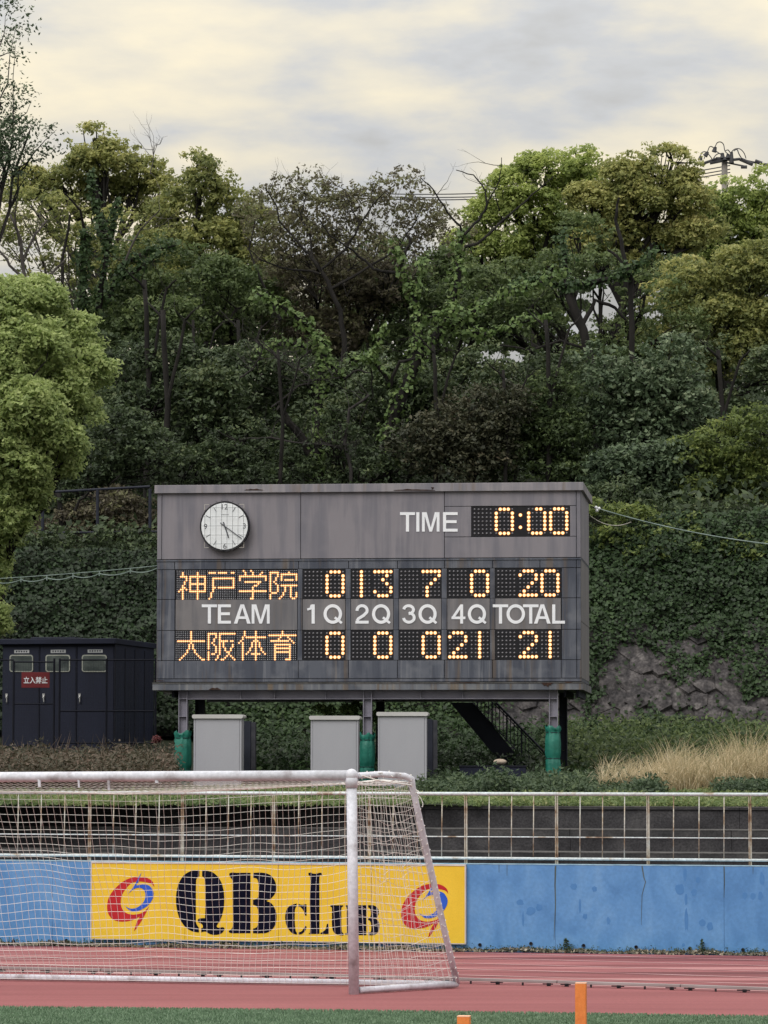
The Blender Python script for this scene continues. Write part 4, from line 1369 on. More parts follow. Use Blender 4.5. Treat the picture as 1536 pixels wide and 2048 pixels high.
# ---- stair to the board
sy = 67.6
PS = Plane(at(900, 1500, sy), (1, 0))
stair = thing('steel_staircase', 'dark steel stair with thin railing rising to the left under the scoreboard', 'staircase', PS.hit(1040, 1530))


def bar(mb, x0, y0, x1, y1, o, r, n=5): mb.tube([PS.hit(x0, y0, o), PS.hit(x1, y1, o)], r, n)


for o in (0, -.8):
    q = [PS.hit(x, y, o) for x, y in ((900, 1405), (922, 1405), (948, 1405), (1046, 1526), (1020, 1540), (985, 1506))]
    build('stringer', MB().prism(q[::-1], -PS.n * .02), M['dark_steel'], stair)
for k in range(9):
    t = (k + .5) / 9
    x = 900 + 118 * t + 22; y = 1402 + 132 * t
    c = PS.hit(x, y, -.02)
    build('tread', MB().box(c - Vector((.05, 0, 0)), Vector((.26, 0, 0)), -PS.n * .78, Vector((0, 0, .03))), M['steel'], stair)
for o in (.01, -.81):
    mb = MB(); bar(mb, 992, 1405, 1092, 1508, o, .022, 8)
    build('handrail', mb, M['dark_steel'], stair)
    mb = MB(); bar(mb, 944, 1405, 1062, 1532, o, .012)
    bar(mb, 985, 1405, 1085, 1508, o, .010)
    build('lower_rail', mb, M['dark_steel'], stair)
    for k in range(15):
        t = k / 15
        x = 955 + 110 * t
        yb = 1405 + (x - 944) * (127 / 118); yt_ = max(1402, 1405 + (x - 992) * 1.03)
        mb = MB(); bar(mb, x, yb, x, yt_, o, .009 if k % 4 else .017)
        build('baluster', mb, M['dark_steel'], stair)
P = Plane(at(980, 1550, 63.2), (1, -.03))
a_, zt_ = P.uz(919, 1531); b_, _ = P.uz(1052, 1531)
gz = terr(P.o.x, P.o.y) - .1
box_ = thing('storage_box', 'low dark navy metal box at the foot of the stair, half hidden by weeds', 'box', P.pt(a_, gz))
build('body', MB().pbox(P, a_, b_, gz, zt_ - .03, -.5, 0), M['hut'], box_, bevel=.008)
build('lid', MB().pbox(P, a_ - .012, b_ + .012, zt_ - .03, zt_, -.51, .012), M['hut_dark'], box_, bevel=.006)
sc_ = P.hit(1000, 1523.5, -.2)
mb = MB().ball(sc_, .1, 14, 8, (1.2, .8, .52))
sk = tag(build('sack', mb, M['sack'], smooth=True, origin=(sc_.x, sc_.y, zt_)), 'small tan sack lying on the dark navy box under the stair', 'sack')

# ================================================================== NAVY HUT (left)
PH = Plane(at(116, 1400, 72.0), (math.cos(R(12)), -math.sin(R(12))))
hut = thing('storage_hut', 'dark navy storage hut with three windowed doors at the left edge', 'hut', PH.pt(0, terr(PH.o.x, PH.o.y) - .2))
hz = hut.location.z
HX = lambda x, off=0: PH.uz(x, 1400, off)[0]
HZ = lambda y, off=0: PH.uz(116, y, off)[1]
a0, b0 = HX(4), HX(229.5)
HD = 2.9
build('wall', MB().pbox(PH, a0, b0, hz, HZ(1289), -HD, -.03), M['hut'], hut)
build('roof', MB().pbox(PH, a0 - .03, b0 + .03, HZ(1288.5), HZ(1277.5), -HD - .1, .10), M['hut'], hut, bevel=.01)
build('roof', MB().pbox(PH, HX(60), HX(150), HZ(1277.4), HZ(1274), -HD, .0), M['hut'], hut, bevel=.01)
for k, (x0, x1, wx0, wx1, hx, px0, px1) in enumerate(((7, 77, 19, 66, 13, 28, 58), (79.5, 151, 91, 140, 87, 101, 131), (154, 227, 163.5, 213.5, 159, 175, 205))):
    d = build('door', MB().pbox(PH, HX(x0), HX(x1), hz + .1, HZ(1293), -.03, .005), M['hut'], hut, bevel=.006)
    # rounded window frame
    def rr(x0_, y0_, x1_, y1_, r, off):
        o_ = []
        for (cx__, cy__, a_) in ((x1_ - r, y0_ + r, 0), (x0_ + r, y0_ + r, 90), (x0_ + r, y1_ - r, 180), (x1_ - r, y1_ - r, 270)):
            for q in range(5):
                t = R(a_ + 90 * q / 4)
                o_.append(PH.hit(cx__ + r * math.cos(t), cy__ - r * math.sin(t), off))
        return o_
    build('window_frame', MB().prism(rr(wx0, 1309.5, wx1, 1344, 5, .022), -PH.n * .015), M['cream'], d)
    build('window_pane', MB().prism(rr(wx0 + 2.2, 1311.7, wx1 - 2.2, 1341.8, 3.5, .025), -PH.n * .002), M['glass'], d)
    pq = build('name_plate', MB().pbox(PH, HX(px0), HX(px1), HZ(1306), HZ(1299.5), .006, .012), M['plaque'], d)
    mb = MB()
    for q in range(5):
        xx = px0 + 3.4 + q * 5.0
        mb.pbox(PH, HX(xx), HX(xx + 2.8), HZ(1303.2), HZ(1301.2), .0125, .014)
        mb.pbox(PH, HX(xx + 1.0), HX(xx + 1.7), HZ(1304.8), HZ(1300.9), .0145, .016)
    build('plate_lettering', mb, M['sign_black'], d, kind='stuff', label='tiny illegible dark characters on the name plate')
    build('handle', MB().tube([PH.hit(hx + 1, 1391, .03), PH.hit(hx, 1394, .05), PH.hit(hx + .5, 1404, .05), PH.hit(hx, 1406, .02)], .012, 6).box(PH.hit(hx - 2, 1396, .006), PH.u * .05, PH.n * .012, UZV * .09), M['chrome'], d)
for x in (78.2, 152.5, 229): build('door_post', MB().pbox(PH, HX(x) - .012, HX(x) + .012, hz, HZ(1290), -.03, .018), M['hut_dark'], hut)
build('soffit_shade_strip', MB().pbox(PH, a0, b0, HZ(1293.5), HZ(1289), -.03, .012), M['hut_dark'], hut)  # solid dark strip painted in for the shade under the roof
# side face ribs
for k in range(1, 4):
    oo = -HD * k / 4
    build('side_rib', MB().pbox(PH, b0 - .02, b0 + .012, hz, HZ(1295), oo - .02, oo + .02), M['hut_dark'], hut)

# ---- dark mesh fence and gate in front of the hut
PF = Plane(at(160, 1400, 70.0), (1, 0))
mf = thing('mesh_fence', 'dark wire mesh fence with a gate standing in front of the navy hut', 'fence', PF.pt(0, terr(PF.o.x, 70) - .1))
FX_ = lambda x: PF.uz(x, 1400)[0]
FZ_ = lambda y: PF.uz(160, y)[1]
gz = mf.location.z
for x in (-60, 27, 108, 119, 213, 311): build('post', MB().tube([PF.pt(FX_(x), gz), PF.pt(FX_(x), FZ_(1317 if x > 100 else 1322))], .022, 8), M['hut_dark'], mf)
for x0, x1, y in ((119, 311, 1320), (119, 311, 1422), (27, 108, 1408), (27, 108, 1324), (-60, 27, 1320), (119, 311, 1486)):
    build('rail', MB().tube([PF.pt(FX_(x0), FZ_(y)), PF.pt(FX_(x1), FZ_(y))], .016, 6), M['hut_dark'], mf)
ms = MB()
x = -58
while x < 310:
    ms.tube([PF.pt(FX_(x), gz), PF.pt(FX_(x), FZ_(1322))], .0022, 3, cap=False); x += 5.2
y = 1324
while y < 1500:
    ms.tube([PF.pt(FX_(-60), FZ_(y)), PF.pt(FX_(311), FZ_(y))], .0022, 3, cap=False); y += 10
build('wire_mesh', ms, M['dark_steel'], mf, kind='stuff')
ns = thing('warning_sign', 'maroon sign with white Japanese writing hung on the mesh gate before the navy hut', 'sign', PF.hit(71, 1376, .05))
a_, zt_ = PF.uz(43, 1344.5, .05); b_, zb_ = PF.uz(99, 1375.5, .05)
build('plate', MB().pbox(PF, a_, b_, zb_, zt_, .03, .05), M['sign_maroon'], ns, bevel=.004)
textobj('lettering', '立入禁止', PF, 71.2, 1360.3, 13.6, .054, M['white'], ns, bold=.018, width=48)

# ================================================================== RETAINING WALL, STONES, IVY
YW0, YW1 = 75.0, 77.2


def wallface(x, t):
    """t 0..1 from foot to top of the leaning retaining wall"""
    y = YW0 + (YW1 - YW0) * t
    z0_ = terr(x, 75.0); z1_ = terr(x, 77.21)
    return Vector((x, y - .12, z0_ + (z1_ - z0_) * t))


rw = thing('retaining_wall', 'leaning wall of rough grey stones covered in ivy behind the scoreboard', 'wall', wallface(0, 0))
mb = MB()
xs_ = [-14 + i * .8 for i in range(40)]
for i in range(len(xs_) - 1):
    for j in range(8):
        t0, t1 = j / 8, (j + 1) / 8
        mb.quad(wallface(xs_[i], t0), wallface(xs_[i + 1], t0), wallface(xs_[i + 1], t1), wallface(xs_[i], t1))
build('mortar_bed', mb, M['mortar'], rw)


def wpix(px, py):
    # point of the wall face seen at a pixel
    for _ in range(1):
        Y = 76.0
        for k in range(8):
            p = at(px, py, Y)
            z0_ = terr(p.x, 75.0); z1_ = terr(p.x, 77.21)
            t = (p.z - z0_) / (z1_ - z0_)
            Y = YW0 + (YW1 - YW0) * t - .12
        return p, t


wn = Vector((0, -1, .5)).normalized(); wn = Vector((0, -(4.0), 2.2)).normalized()
wu = Vector((1, 0, 0)); wv = wn.cross(wu) * -1
if wv.z < 0: wv = -wv
rnd = random.Random(21)
sd2 = 36.0
cnt = 0
for iy in range(-2, 14):
    for ix in range(0, 32):
        px = 880 + ix * sd2 * 1.06 + (sd2 * .53 if iy % 2 else 0); py = 1500 - iy * sd2 * .92
        px += rnd.uniform(-3.5, 3.5); py += rnd.uniform(-3.5, 3.5)
        if py < 1262 or px > 1560: continue
        if px < 1120 and py < 1380: continue
        c, t = wpix(px, py)
        if t < .0 or t > 1: continue
        r0 = sd2 / FPX * c.y * rnd.uniform(.86, 1.05)
        pts = []; n_ = 6
        for k in range(n_):
            a = 2 * math.pi * k / n_ + .4
            q = r0 * rnd.uniform(.80, 1.16)
            pts.append((q * math.cos(a), q * 1.0 * math.sin(a)))
        mb = MB()
        hgt = rnd.uniform(.02, .15)
        for (u_, v_) in pts: mb.v.append(c + wu * u_ + wv * v_ - wn * .03)
        for (u_, v_) in pts: mb.v.append(c + wu * u_ * .86 + wv * v_ * .86 + wn * (hgt * rnd.uniform(.3, 1.3)))
        mb.v.append(c + wn * hgt * rnd.uniform(.95, 1.5) + wu * rnd.uniform(-.05, .05))
        for k in range(n_):
            k2 = (k + 1) % n_
            mb.f.append((k, k2, n_ + k2, n_ + k)); mb.f.append((n_ + k, n_ + k2, 2 * n_))
        build('stone', mb, M['stone'], rw)
        cnt += 1

# ivy: leaves on the face, thin where the stones show
rng = np.random.default_rng(31)
bare = [(1265, 1360, 60, 66), (1225, 1425, 48, 30), (1335, 1400, 26, 40), (1420, 1410, 66, 52), (1440, 1345, 25, 22), (1385, 1300, 24, 16), (1528, 1440, 60, 40), (1080, 1432, 90, 34)]
pts = []
ncand = 90000
cx_r = rng.uniform(-40, 1600, ncand); cy_r = rng.uniform(1030, 1500, ncand)
h1 = np.sin(cx_r * .045 + np.sin(cy_r * .05) * 1.5) + np.sin(cy_r * .06 + cx_r * .021 + 1.3) + .6 * np.sin(cx_r * .13) * np.sin(cy_r * .11)
for px, py, hh in zip(cx_r, cy_r, h1):
    if 325 < px < 1150 and py < 1395: continue
    if px < 325 and py < 1095: continue
    keep = 1.0
    for bx, by, ra, rb in bare:
        d = ((px - bx) / ra) ** 2 + ((py - by) / rb) ** 2
        if d < 1.25 + .22 * hh: keep = min(keep, .045 if d < .9 else .30)
    if px < 330: keep = .95
    if rng.random() > keep: continue
    p, t = wpix(px, py)
    if t < 0 or t > 1.05: continue
    bul = .10 + .13 * max(0, hh) * keep
    pts.append(np.array(p) + np.array(wn) * rng.uniform(.03, .12 + bul))
P = np.array(pts); n = len(P)
N_ = unit(np.array(wn)[None] * .8 + rng.normal(size=(n, 3)) * .42 + np.array([0, -.1, .25]))
ivt = .45 + .10 * np.sin(P[:, 0] * 1.1) * np.sin(P[:, 2] * 1.7) + .12 * np.sin(P[:, 0] * .45 + 2) + rng.normal(0, .15, n)
ivt = np.where(P[:, 0] < -4, ivt - .30, ivt)
sz = rng.uniform(.06, .125, n)
leaf_obj('ivy', P, N_, sz, sz * .85, ivt, M['lf_ivy'], rw, rng=rng, kind='stuff')
bpy.data.objects['ivy']['label'] = 'dense dark green ivy spread over the stones'

# guard fence on top of the wall, left
PG = Plane(at(150, 1050, 78.4), (1, 0))
gf = thing('slope_fence', 'dark pipe fence half hidden among the trunks above the wall on the left', 'fence', PG.pt(0, terr(-5, 78.4)))
for x in (-20, 85, 195, 300, 420): build('post', MB().tube([PG.hit(x, 1180), PG.hit(x, 978 if x > 60 else 1060)], .035, 8), M['dark_steel'], gf)
for (x0, y0, x1, y1) in ((85, 985, 300, 973), (-20, 1077, 85, 1075), (85, 1066, 420, 1062), (-20, 1130, 420, 1118)):
    build('rail', MB().tube([PG.hit(x0, y0), PG.hit(x1, y1)], .028, 8), M['dark_steel'], gf)

# ================================================================== TREES
# lobes: (px, py, rx, ry, depth offset)
BR, GR, OL, BN, DK, MD, TL, YL = (M[k] for k in ('lf_bright', 'lf_green', 'lf_olive', 'lf_brown', 'lf_dark', 'lf_mid', 'lf_teal', 'lf_yel'))
tree('camphor_tree', 'bright yellow green bushy tree in front on the left, beside the scoreboard', [
    (70, 610, 70, 62, .6), (10, 620, 80, 75), (140, 680, 62, 58, .8), (180, 735, 55, 50, .6), (60, 700, 80, 70, -.3), (-20, 740, 90, 90, -.6), (120, 780, 62, 62), (160, 830, 34, 44, .4), (50, 820, 76, 72, -1), (110, 880, 58, 58, -.6),
    (120, 925, 30, 40), (40, 920, 66, 70, -.8), (-25, 900, 80, 90, -.8), (60, 990, 44, 52, -.4), (0, 1010, 60, 80, -.6), (40, 1050, 26, 50, -.3), (-25, 1130, 45, 60), (-25, 1225, 36, 66, -.4)],
    67.5, BR, .30, 11, clump_r=.34, leaf=.125, trunk_r=.11, base=-60, spines=False, tintoff=.10, leaves_per=60, fill=.35, front=.8, puff=4, puff_r=.42, psig=.05, hollow=.78)
tree('camphor_tree', 'tall olive brown tree with rounded top left of centre, highest on the left skyline', [
    (215, 318, 72, 46), (175, 340, 50, 44), (275, 345, 60, 46, .5), (120, 365, 62, 44, .8), (322, 395, 46, 44, .5), (188, 277, 32, 16), (60, 372, 60, 38, 1.2), (225, 390, 66, 44, 1), (150, 410, 60, 34, 1), (300, 440, 60, 34, .8)],
    97, OL, .18, 12, clump_r=.38, leaf=.15, base=225, puff_r=.6, leaves_per=50, fill=.2, trunk_r=.2, tintoff=-.04)
tree('evergreen_tree', 'rounded olive green tree right of the tallest left tree, dropping towards the centre', [
    (400, 385, 56, 48), (352, 430, 50, 55, .6), (450, 430, 50, 46, .4), (425, 490, 85, 56), (500, 470, 40, 45, .6), (385, 350, 30, 22), (330, 510, 60, 52, 1), (480, 545, 70, 50, .4), (380, 570, 90, 50, .4)],
    95, OL, .18, 13, clump_r=.4, leaf=.15, base=410, tintoff=-.16, leaves_per=50, fill=.25, trunk_r=.16)
tree('feathery_tree', 'tall sparse feathery tree at the far left edge reaching above all others', [
    (-8, 35, 46, 36), (2, 205, 40, 58), (55, 275, 58, 44), (-20, 120, 20, 44), (20, 320, 76, 36), (-30, 330, 60, 60)],
    86, TL, .07, 14, clump_r=.5, leaf=.12, base=-60, tintoff=-.22, leaves_per=20, fill=.2, trunk_r=.10, bark='bark_grey', limbs=2)
tree('mixed_tree', 'half bare tree with ivy clad stems on the left below the olive crown', [
    (40, 430, 60, 50), (10, 480, 60, 50), (120, 440, 50, 38), (150, 500, 70, 50), (240, 460, 50, 42), (300, 510, 70, 46), (110, 560, 70, 34), (220, 560, 80, 50)],
    92, OL, .075, 15, clump_r=.36, leaf=.14, base=170, tintoff=-.22, leaves_per=26, bark='bark_pale', trunk_r=.06, limbs=3)
tree('cherry_tree', 'thin bronze leaved cherry tree in the middle of the skyline, sky showing through', [
    (540, 430, 62, 56), (600, 480, 95, 80), (560, 400, 50, 30), (660, 430, 76, 62), (740, 415, 66, 52), (800, 395, 54, 40), (835, 445, 66, 60), (720, 500, 100, 60), (890, 480, 56, 55), (640, 395, 50, 26), (560, 520, 70, 50)],
    91, BN, .060, 16, clump_r=.34, leaf=.135, base=690, leaves_per=12, bark='bark_grey', trunk_r=.05, hollow=.05, fill=.5, limbs=2, tintoff=.04, spines=False)
tree('cherry_tree', 'dark bronze crown behind and below the thin cherry in the middle', [
    (520, 560, 70, 40), (620, 590, 100, 46), (730, 585, 100, 50), (830, 590, 90, 50), (910, 580, 80, 46), (690, 540, 40, 24), (790, 530, 50, 34)],
    97, BN, .12, 56, clump_r=.34, leaf=.14, base=760, leaves_per=20, bark='bark', trunk_r=.08, fill=.4, limbs=2, tintoff=-.18)
tree('broadleaf_tree', 'fresh bright green domed tree right of centre on the skyline', [
    (1095, 345, 85, 44), (1020, 385, 58, 56), (1070, 420, 85, 60), (1160, 385, 60, 60, .5), (965, 440, 46, 46), (1120, 475, 85, 56, .5), (1010, 490, 66, 44), (1165, 330, 36, 26), (940, 500, 50, 40), (1060, 530, 80, 34, .5)],
    101, GR, .19, 17, clump_r=.42, leaf=.16, base=1080, puff_r=.65, leaves_per=55, fill=.2, tintoff=.04, trunk_r=.16)
tree('broadleaf_tree', 'large olive gold tree with rounded lobes on the right skyline', [
    (1240, 362, 66, 46), (1325, 358, 74, 44), (1290, 400, 95, 55), (1205, 420, 70, 60), (1370, 395, 60, 54), (1240, 475, 90, 52, .5), (1340, 465, 80, 52, .5), (1275, 328, 40, 18), (1345, 326, 44, 16), (1180, 400, 50, 40), (1175, 500, 60, 44), (1290, 535, 90, 34, .5), (1400, 470, 60, 50)],
    99, OL, .17, 18, clump_r=.4, leaf=.155, base=1200, puff_r=.6, leaves_per=50, fill=.18, tintoff=.06, trunk_r=.17, limbs=3)
tree('broadleaf_tree', 'yellow green tree at the right edge below the utility pole', [
    (1395, 425, 70, 50), (1470, 415, 75, 44), (1540, 390, 46, 46), (1440, 470, 95, 50, .5), (1530, 455, 66, 54), (1390, 500, 66, 44), (1470, 520, 80, 40)],
    103, GR, .18, 19, clump_r=.42, leaf=.16, base=1450, leaves_per=55, fill=.2, tintoff=-.12, trunk_r=.16)
tree('broadleaf_tree', 'broad olive tree spreading across the right edge at mid height', [
    (1500, 550, 85, 70), (1440, 640, 90, 64), (1520, 660, 74, 84), (1380, 570, 60, 56, .5), (1480, 720, 95, 66), (1400, 710, 80, 56), (1320, 700, 60, 50, .4), (1545, 500, 44, 44), (1340, 620, 50, 44, .5)],
    93, OL, .19, 20, clump_r=.4, leaf=.15, base=1440, leaves_per=55, fill=.3, tintoff=-.12, trunk_r=.15)
tree('broadleaf_tree', 'olive tree leaning left in the right middle, pale sky behind its trunk', [
    (1290, 590, 55, 26), (1240, 680, 50, 26, .4), (1270, 745, 80, 50), (1180, 730, 65, 44), (1350, 660, 46, 44), (1200, 545, 62, 24), (1110, 545, 56, 36), (1070, 615, 56, 48)],
    92, MD, .12, 22, clump_r=.36, leaf=.14, base=1190, leaves_per=40, fill=.2, tintoff=.0, trunk_r=.13)
tree('broadleaf_tree', 'loose green tree filling the space left of the pale sky gap', [
    (1010, 560, 70, 50), (1080, 600, 60, 45), (1000, 640, 70, 42), (1100, 670, 60, 40), (930, 610, 50, 50), (1160, 480, 60, 40), (1250, 690, 60, 32), (1340, 560, 60, 50)],
    96, MD, .085, 33, clump_r=.34, leaf=.15, base=1105, leaves_per=30, fill=.3, tintoff=.08, trunk_r=.12)
def wood(seed):
    rng = np.random.default_rng(seed); n = 70000
    px = rng.uniform(-60, 1600, n); top = 470 + 70 * ((px > 470) & (px < 930)) + 90 * (px < 330) + 30 * np.sin(px / 70.) + 22 * np.sin(px / 31. + 1) + 12 * np.sin(px / 13.) - 40 * (px > 1000) * (px < 1450)
    py = top + (940 - top) * rng.random(n) ** .9
    keep = np.ones(n, bool)
    wv_ = 8 * np.sin(px / 9.) + 8 * np.sin(py / 7.)
    for gx, gy, ra, rb in ((1240, 600, 85, 34), (1190, 640, 60, 26), (1080, 640, 36, 18), (1000, 720, 56, 28), (1030, 760, 34, 18), (50, 520, 70, 70), (150, 440, 50, 30), (260, 470, 60, 34), (930, 640, 20, 10), (700, 490, 40, 12), (420, 500, 20, 8), (1470, 480, 40, 14), (760, 745, 12, 8), (868, 816, 9, 6)):
        keep &= ((px - gx) / ra) ** 2 + ((py - gy) / rb) ** 2 > 1 + wv_ / 22
    px, py = px[keep], py[keep]; n = len(px)
    D = rng.uniform(106, 111, n)
    P = np.stack([(px - 768) / FPX * D, D, CAMH + (1540 - py) / FPX * D], 1)
    sz = rng.uniform(.16, .30, n)
    ti = .34 + .14 * np.sin(P[:, 0] * 1.3 + np.sin(P[:, 2] * 1.1) * 2) * np.sin(P[:, 2] * 1.7) + rng.normal(0, .12, n)
    o = leaf_obj('distant_wood', P, unit(rng.normal(size=(n, 3)) + np.array([0, -.5, .6])), sz, sz * .55, ti, MD, kind='stuff', rng=rng)
    o['label'] = 'far dark wood on the ridge seen between the nearer trees'


wood(57)
dark = [
    ('dark dense tree left of centre just behind the bright front tree', [(300, 590, 90, 60), (260, 660, 80, 60), (350, 640, 80, 60), (240, 600, 60, 50)], 90, MD, -.12, 23),
    ('green tree with drooping layers left of centre above the scoreboard clock', [(430, 570, 90, 60), (480, 640, 90, 60), (400, 680, 80, 55), (520, 560, 60, 50)], 91, MD, -.05, 24),
    ('bronze green tree in the centre behind the ivy clad stems', [(620, 590, 90, 55), (700, 610, 90, 60), (570, 650, 80, 55), (660, 680, 95, 55), (760, 560, 60, 50)], 93, BN, -.12, 25),
    ('dark green tree centre right behind the forked ivy clad trunk', [(800, 600, 70, 70), (870, 560, 70, 60), (900, 640, 75, 55), (840, 690, 90, 50), (950, 560, 60, 60), (980, 630, 60, 45)], 94, MD, -.08, 26),
    ('very dark evergreen in the shade left of the scoreboard', [(260, 760, 90, 70), (330, 730, 90, 60), (230, 850, 80, 70), (310, 830, 80, 60)], 86, DK, -.05, 27),
    ('dark evergreen low on the slope above the clock', [(420, 790, 95, 65), (500, 740, 85, 60), (390, 870, 80, 50), (480, 860, 95, 60)], 85, DK, .05, 28),
    ('dark evergreen in the hollow above the middle of the scoreboard', [(600, 780, 95, 65), (690, 760, 80, 60), (570, 880, 95, 55), (660, 870, 90, 55)], 86, DK, .0, 29),
    ('dark green tree above the right half of the scoreboard', [(780, 780, 85, 60), (760, 870, 90, 60), (850, 770, 60, 50), (870, 850, 70, 50), (930, 740, 60, 30)], 86.5, DK, .05, 30),
    ('dark evergreen under the gap of pale sky right of centre', [(1000, 800, 85, 50), (1080, 790, 70, 55), (960, 850, 60, 45), (1130, 760, 50, 50)], 87, DK, .10, 31),
    ('dark evergreen filling the slope at the right edge', [(1360, 800, 90, 60), (1460, 810, 90, 60), (1540, 780, 70, 70), (1280, 800, 70, 50)], 88, DK, .12, 32),
]
for lb, lobes, D, mt, to, sd_ in dark:
    rj = random.Random(sd_ * 7)
    lobes = [(a_ + rj.uniform(-18, 18), b_ + rj.uniform(-30, 30), c_ * rj.uniform(.75, 1.1), d_ * rj.uniform(.7, 1.15), rj.uniform(-2.2, 2.2)) for a_, b_, c_, d_ in [q[:4] for q in lobes]]
    lobes += [(lobes[0][0] + rj.uniform(-90, 90), lobes[0][1] - rj.uniform(20, 70), 34, 26, 1.0), (lobes[-1][0] + rj.uniform(-70, 70), lobes[-1][1] + rj.uniform(-10, 50), 40, 24, -1.5)]
    tree('slope_tree', lb, lobes, D, mt, .15, sd_, clump_r=.42, leaf=.155, tintoff=to, leaves_per=40, fill=.3, trunk_r=.10, limbs=3)
shr = [
    ('low dark shrub left of the scoreboard roof, under the bright tree', [(200, 940, 90, 60), (290, 920, 60, 60), (120, 980, 60, 60), (240, 880, 60, 40)], 81, DK, -.08, 41),
    ('bare brown thicket behind the dark pipe fence on the left', [(230, 1040, 70, 60), (150, 1060, 70, 60), (290, 1080, 50, 60), (60, 1100, 70, 50)], 80.5, BN, -.34, 42),
    ('dark low bush along the top of the left ivy wall', [(100, 1120, 100, 40), (230, 1115, 90, 36), (10, 1130, 70, 40), (300, 1130, 40, 30)], 78.2, DK, -.08, 43),
    ('low dark green shrub just behind the clock end of the scoreboard roof', [(365, 960, 50, 40), (430, 935, 50, 40), (505, 970, 45, 30), (560, 930, 40, 50, .8), (470, 880, 30, 30)], 82, DK, -.10, 44),
    ('low dark green shrub behind the middle of the scoreboard roof', [(620, 965, 50, 36), (680, 930, 44, 40, 1), (745, 960, 50, 36), (810, 935, 46, 44, .6), (655, 880, 26, 30)], 82.5, DK, -.06, 45),
    ('bronze brown shrub above the TIME end of the scoreboard', [(900, 880, 80, 40), (985, 880, 75, 50), (930, 930, 90, 40), (850, 900, 60, 40), (1010, 830, 70, 34), (940, 840, 50, 26)], 82, M['lf_brush'], -.10, 46),
    ('dull dark green shrub behind the right corner of the scoreboard roof', [(1060, 850, 80, 56), (1130, 880, 80, 66), (1050, 930, 80, 46), (1160, 960, 60, 50), (1110, 810, 60, 34)], 82.5, MD, -.30, 47),
    ('large leaved blue green shrub high on the right of the scoreboard', [(1225, 790, 70, 56), (1310, 790, 80, 60), (1190, 860, 60, 56), (1290, 870, 80, 66), (1370, 830, 60, 60), (1215, 740, 30, 24), (1340, 740, 50, 26)], 83, TL, .0, 48),
    ('blue green shrub hanging lower beside the scoreboard roof corner', [(1250, 950, 80, 60), (1340, 940, 80, 66), (1215, 1010, 55, 50), (1310, 1020, 80, 46), (1395, 1010, 50, 50)], 80.5, TL, -.16, 49),
    ('yellow green arching bush on the right edge above the ivy', [(1450, 890, 50, 40), (1530, 870, 60, 50), (1400, 930, 50, 40), (1470, 950, 60, 50), (1540, 960, 60, 60), (1420, 1000, 60, 40), (1500, 1030, 80, 46), (1400, 1060, 50, 40), (1480, 1100, 60, 40), (1550, 1110, 50, 50)], 80, YL, -.14, 50),
    ('dark bush along the upper edge of the ivy bank on the right', [(1215, 1020, 50, 36), (1290, 1045, 70, 30), (1370, 1050, 60, 30), (1450, 1065, 60, 36), (1530, 1070, 60, 40)], 78.6, DK, .04, 52),
    ('trailing green creeper over the top of the ivy wall beside the scoreboard', [(1215, 1050, 50, 36), (1290, 1080, 70, 44), (1370, 1100, 70, 44), (1450, 1120, 70, 54), (1530, 1140, 70, 66), (1290, 1140, 30, 36), (1420, 1190, 44, 40), (1500, 1230, 50, 50), (1215, 1100, 30, 30)], 77.4, YL, -.22, 51),
]
for lb, lobes, D, mt, to, sd_ in shr:
    big = mt is TL
    tree('slope_shrub', lb, lobes, D, mt, .16 if not big else .13, sd_, clump_r=.34, leaf=.13 if not big else .17, tintoff=to, cat='shrub', leaves_per=40 if not big else 18, fill=.3, trunk_r=.08, limbs=4)

# undergrowth that hides the hillside soil
rng = np.random.default_rng(77)
n = 26000
X = rng.uniform(-14, 14, n); Y = rng.uniform(77.4, 108, n)
Z = np.array([terr(x, y) for x, y in zip(X, Y)]) + rng.uniform(0, .7, n)
P = np.stack([X, Y, Z], 1)
sz = rng.uniform(.14, .26, n)
uo = leaf_obj('undergrowth', P, unit(rng.normal(size=(n, 3)) + np.array([0, -.5, .9])), sz, sz * .5, rng.normal(.35, .15, n), DK, kind='stuff', rng=rng)
uo['label'] = 'dark undergrowth covering the hillside below the trees'


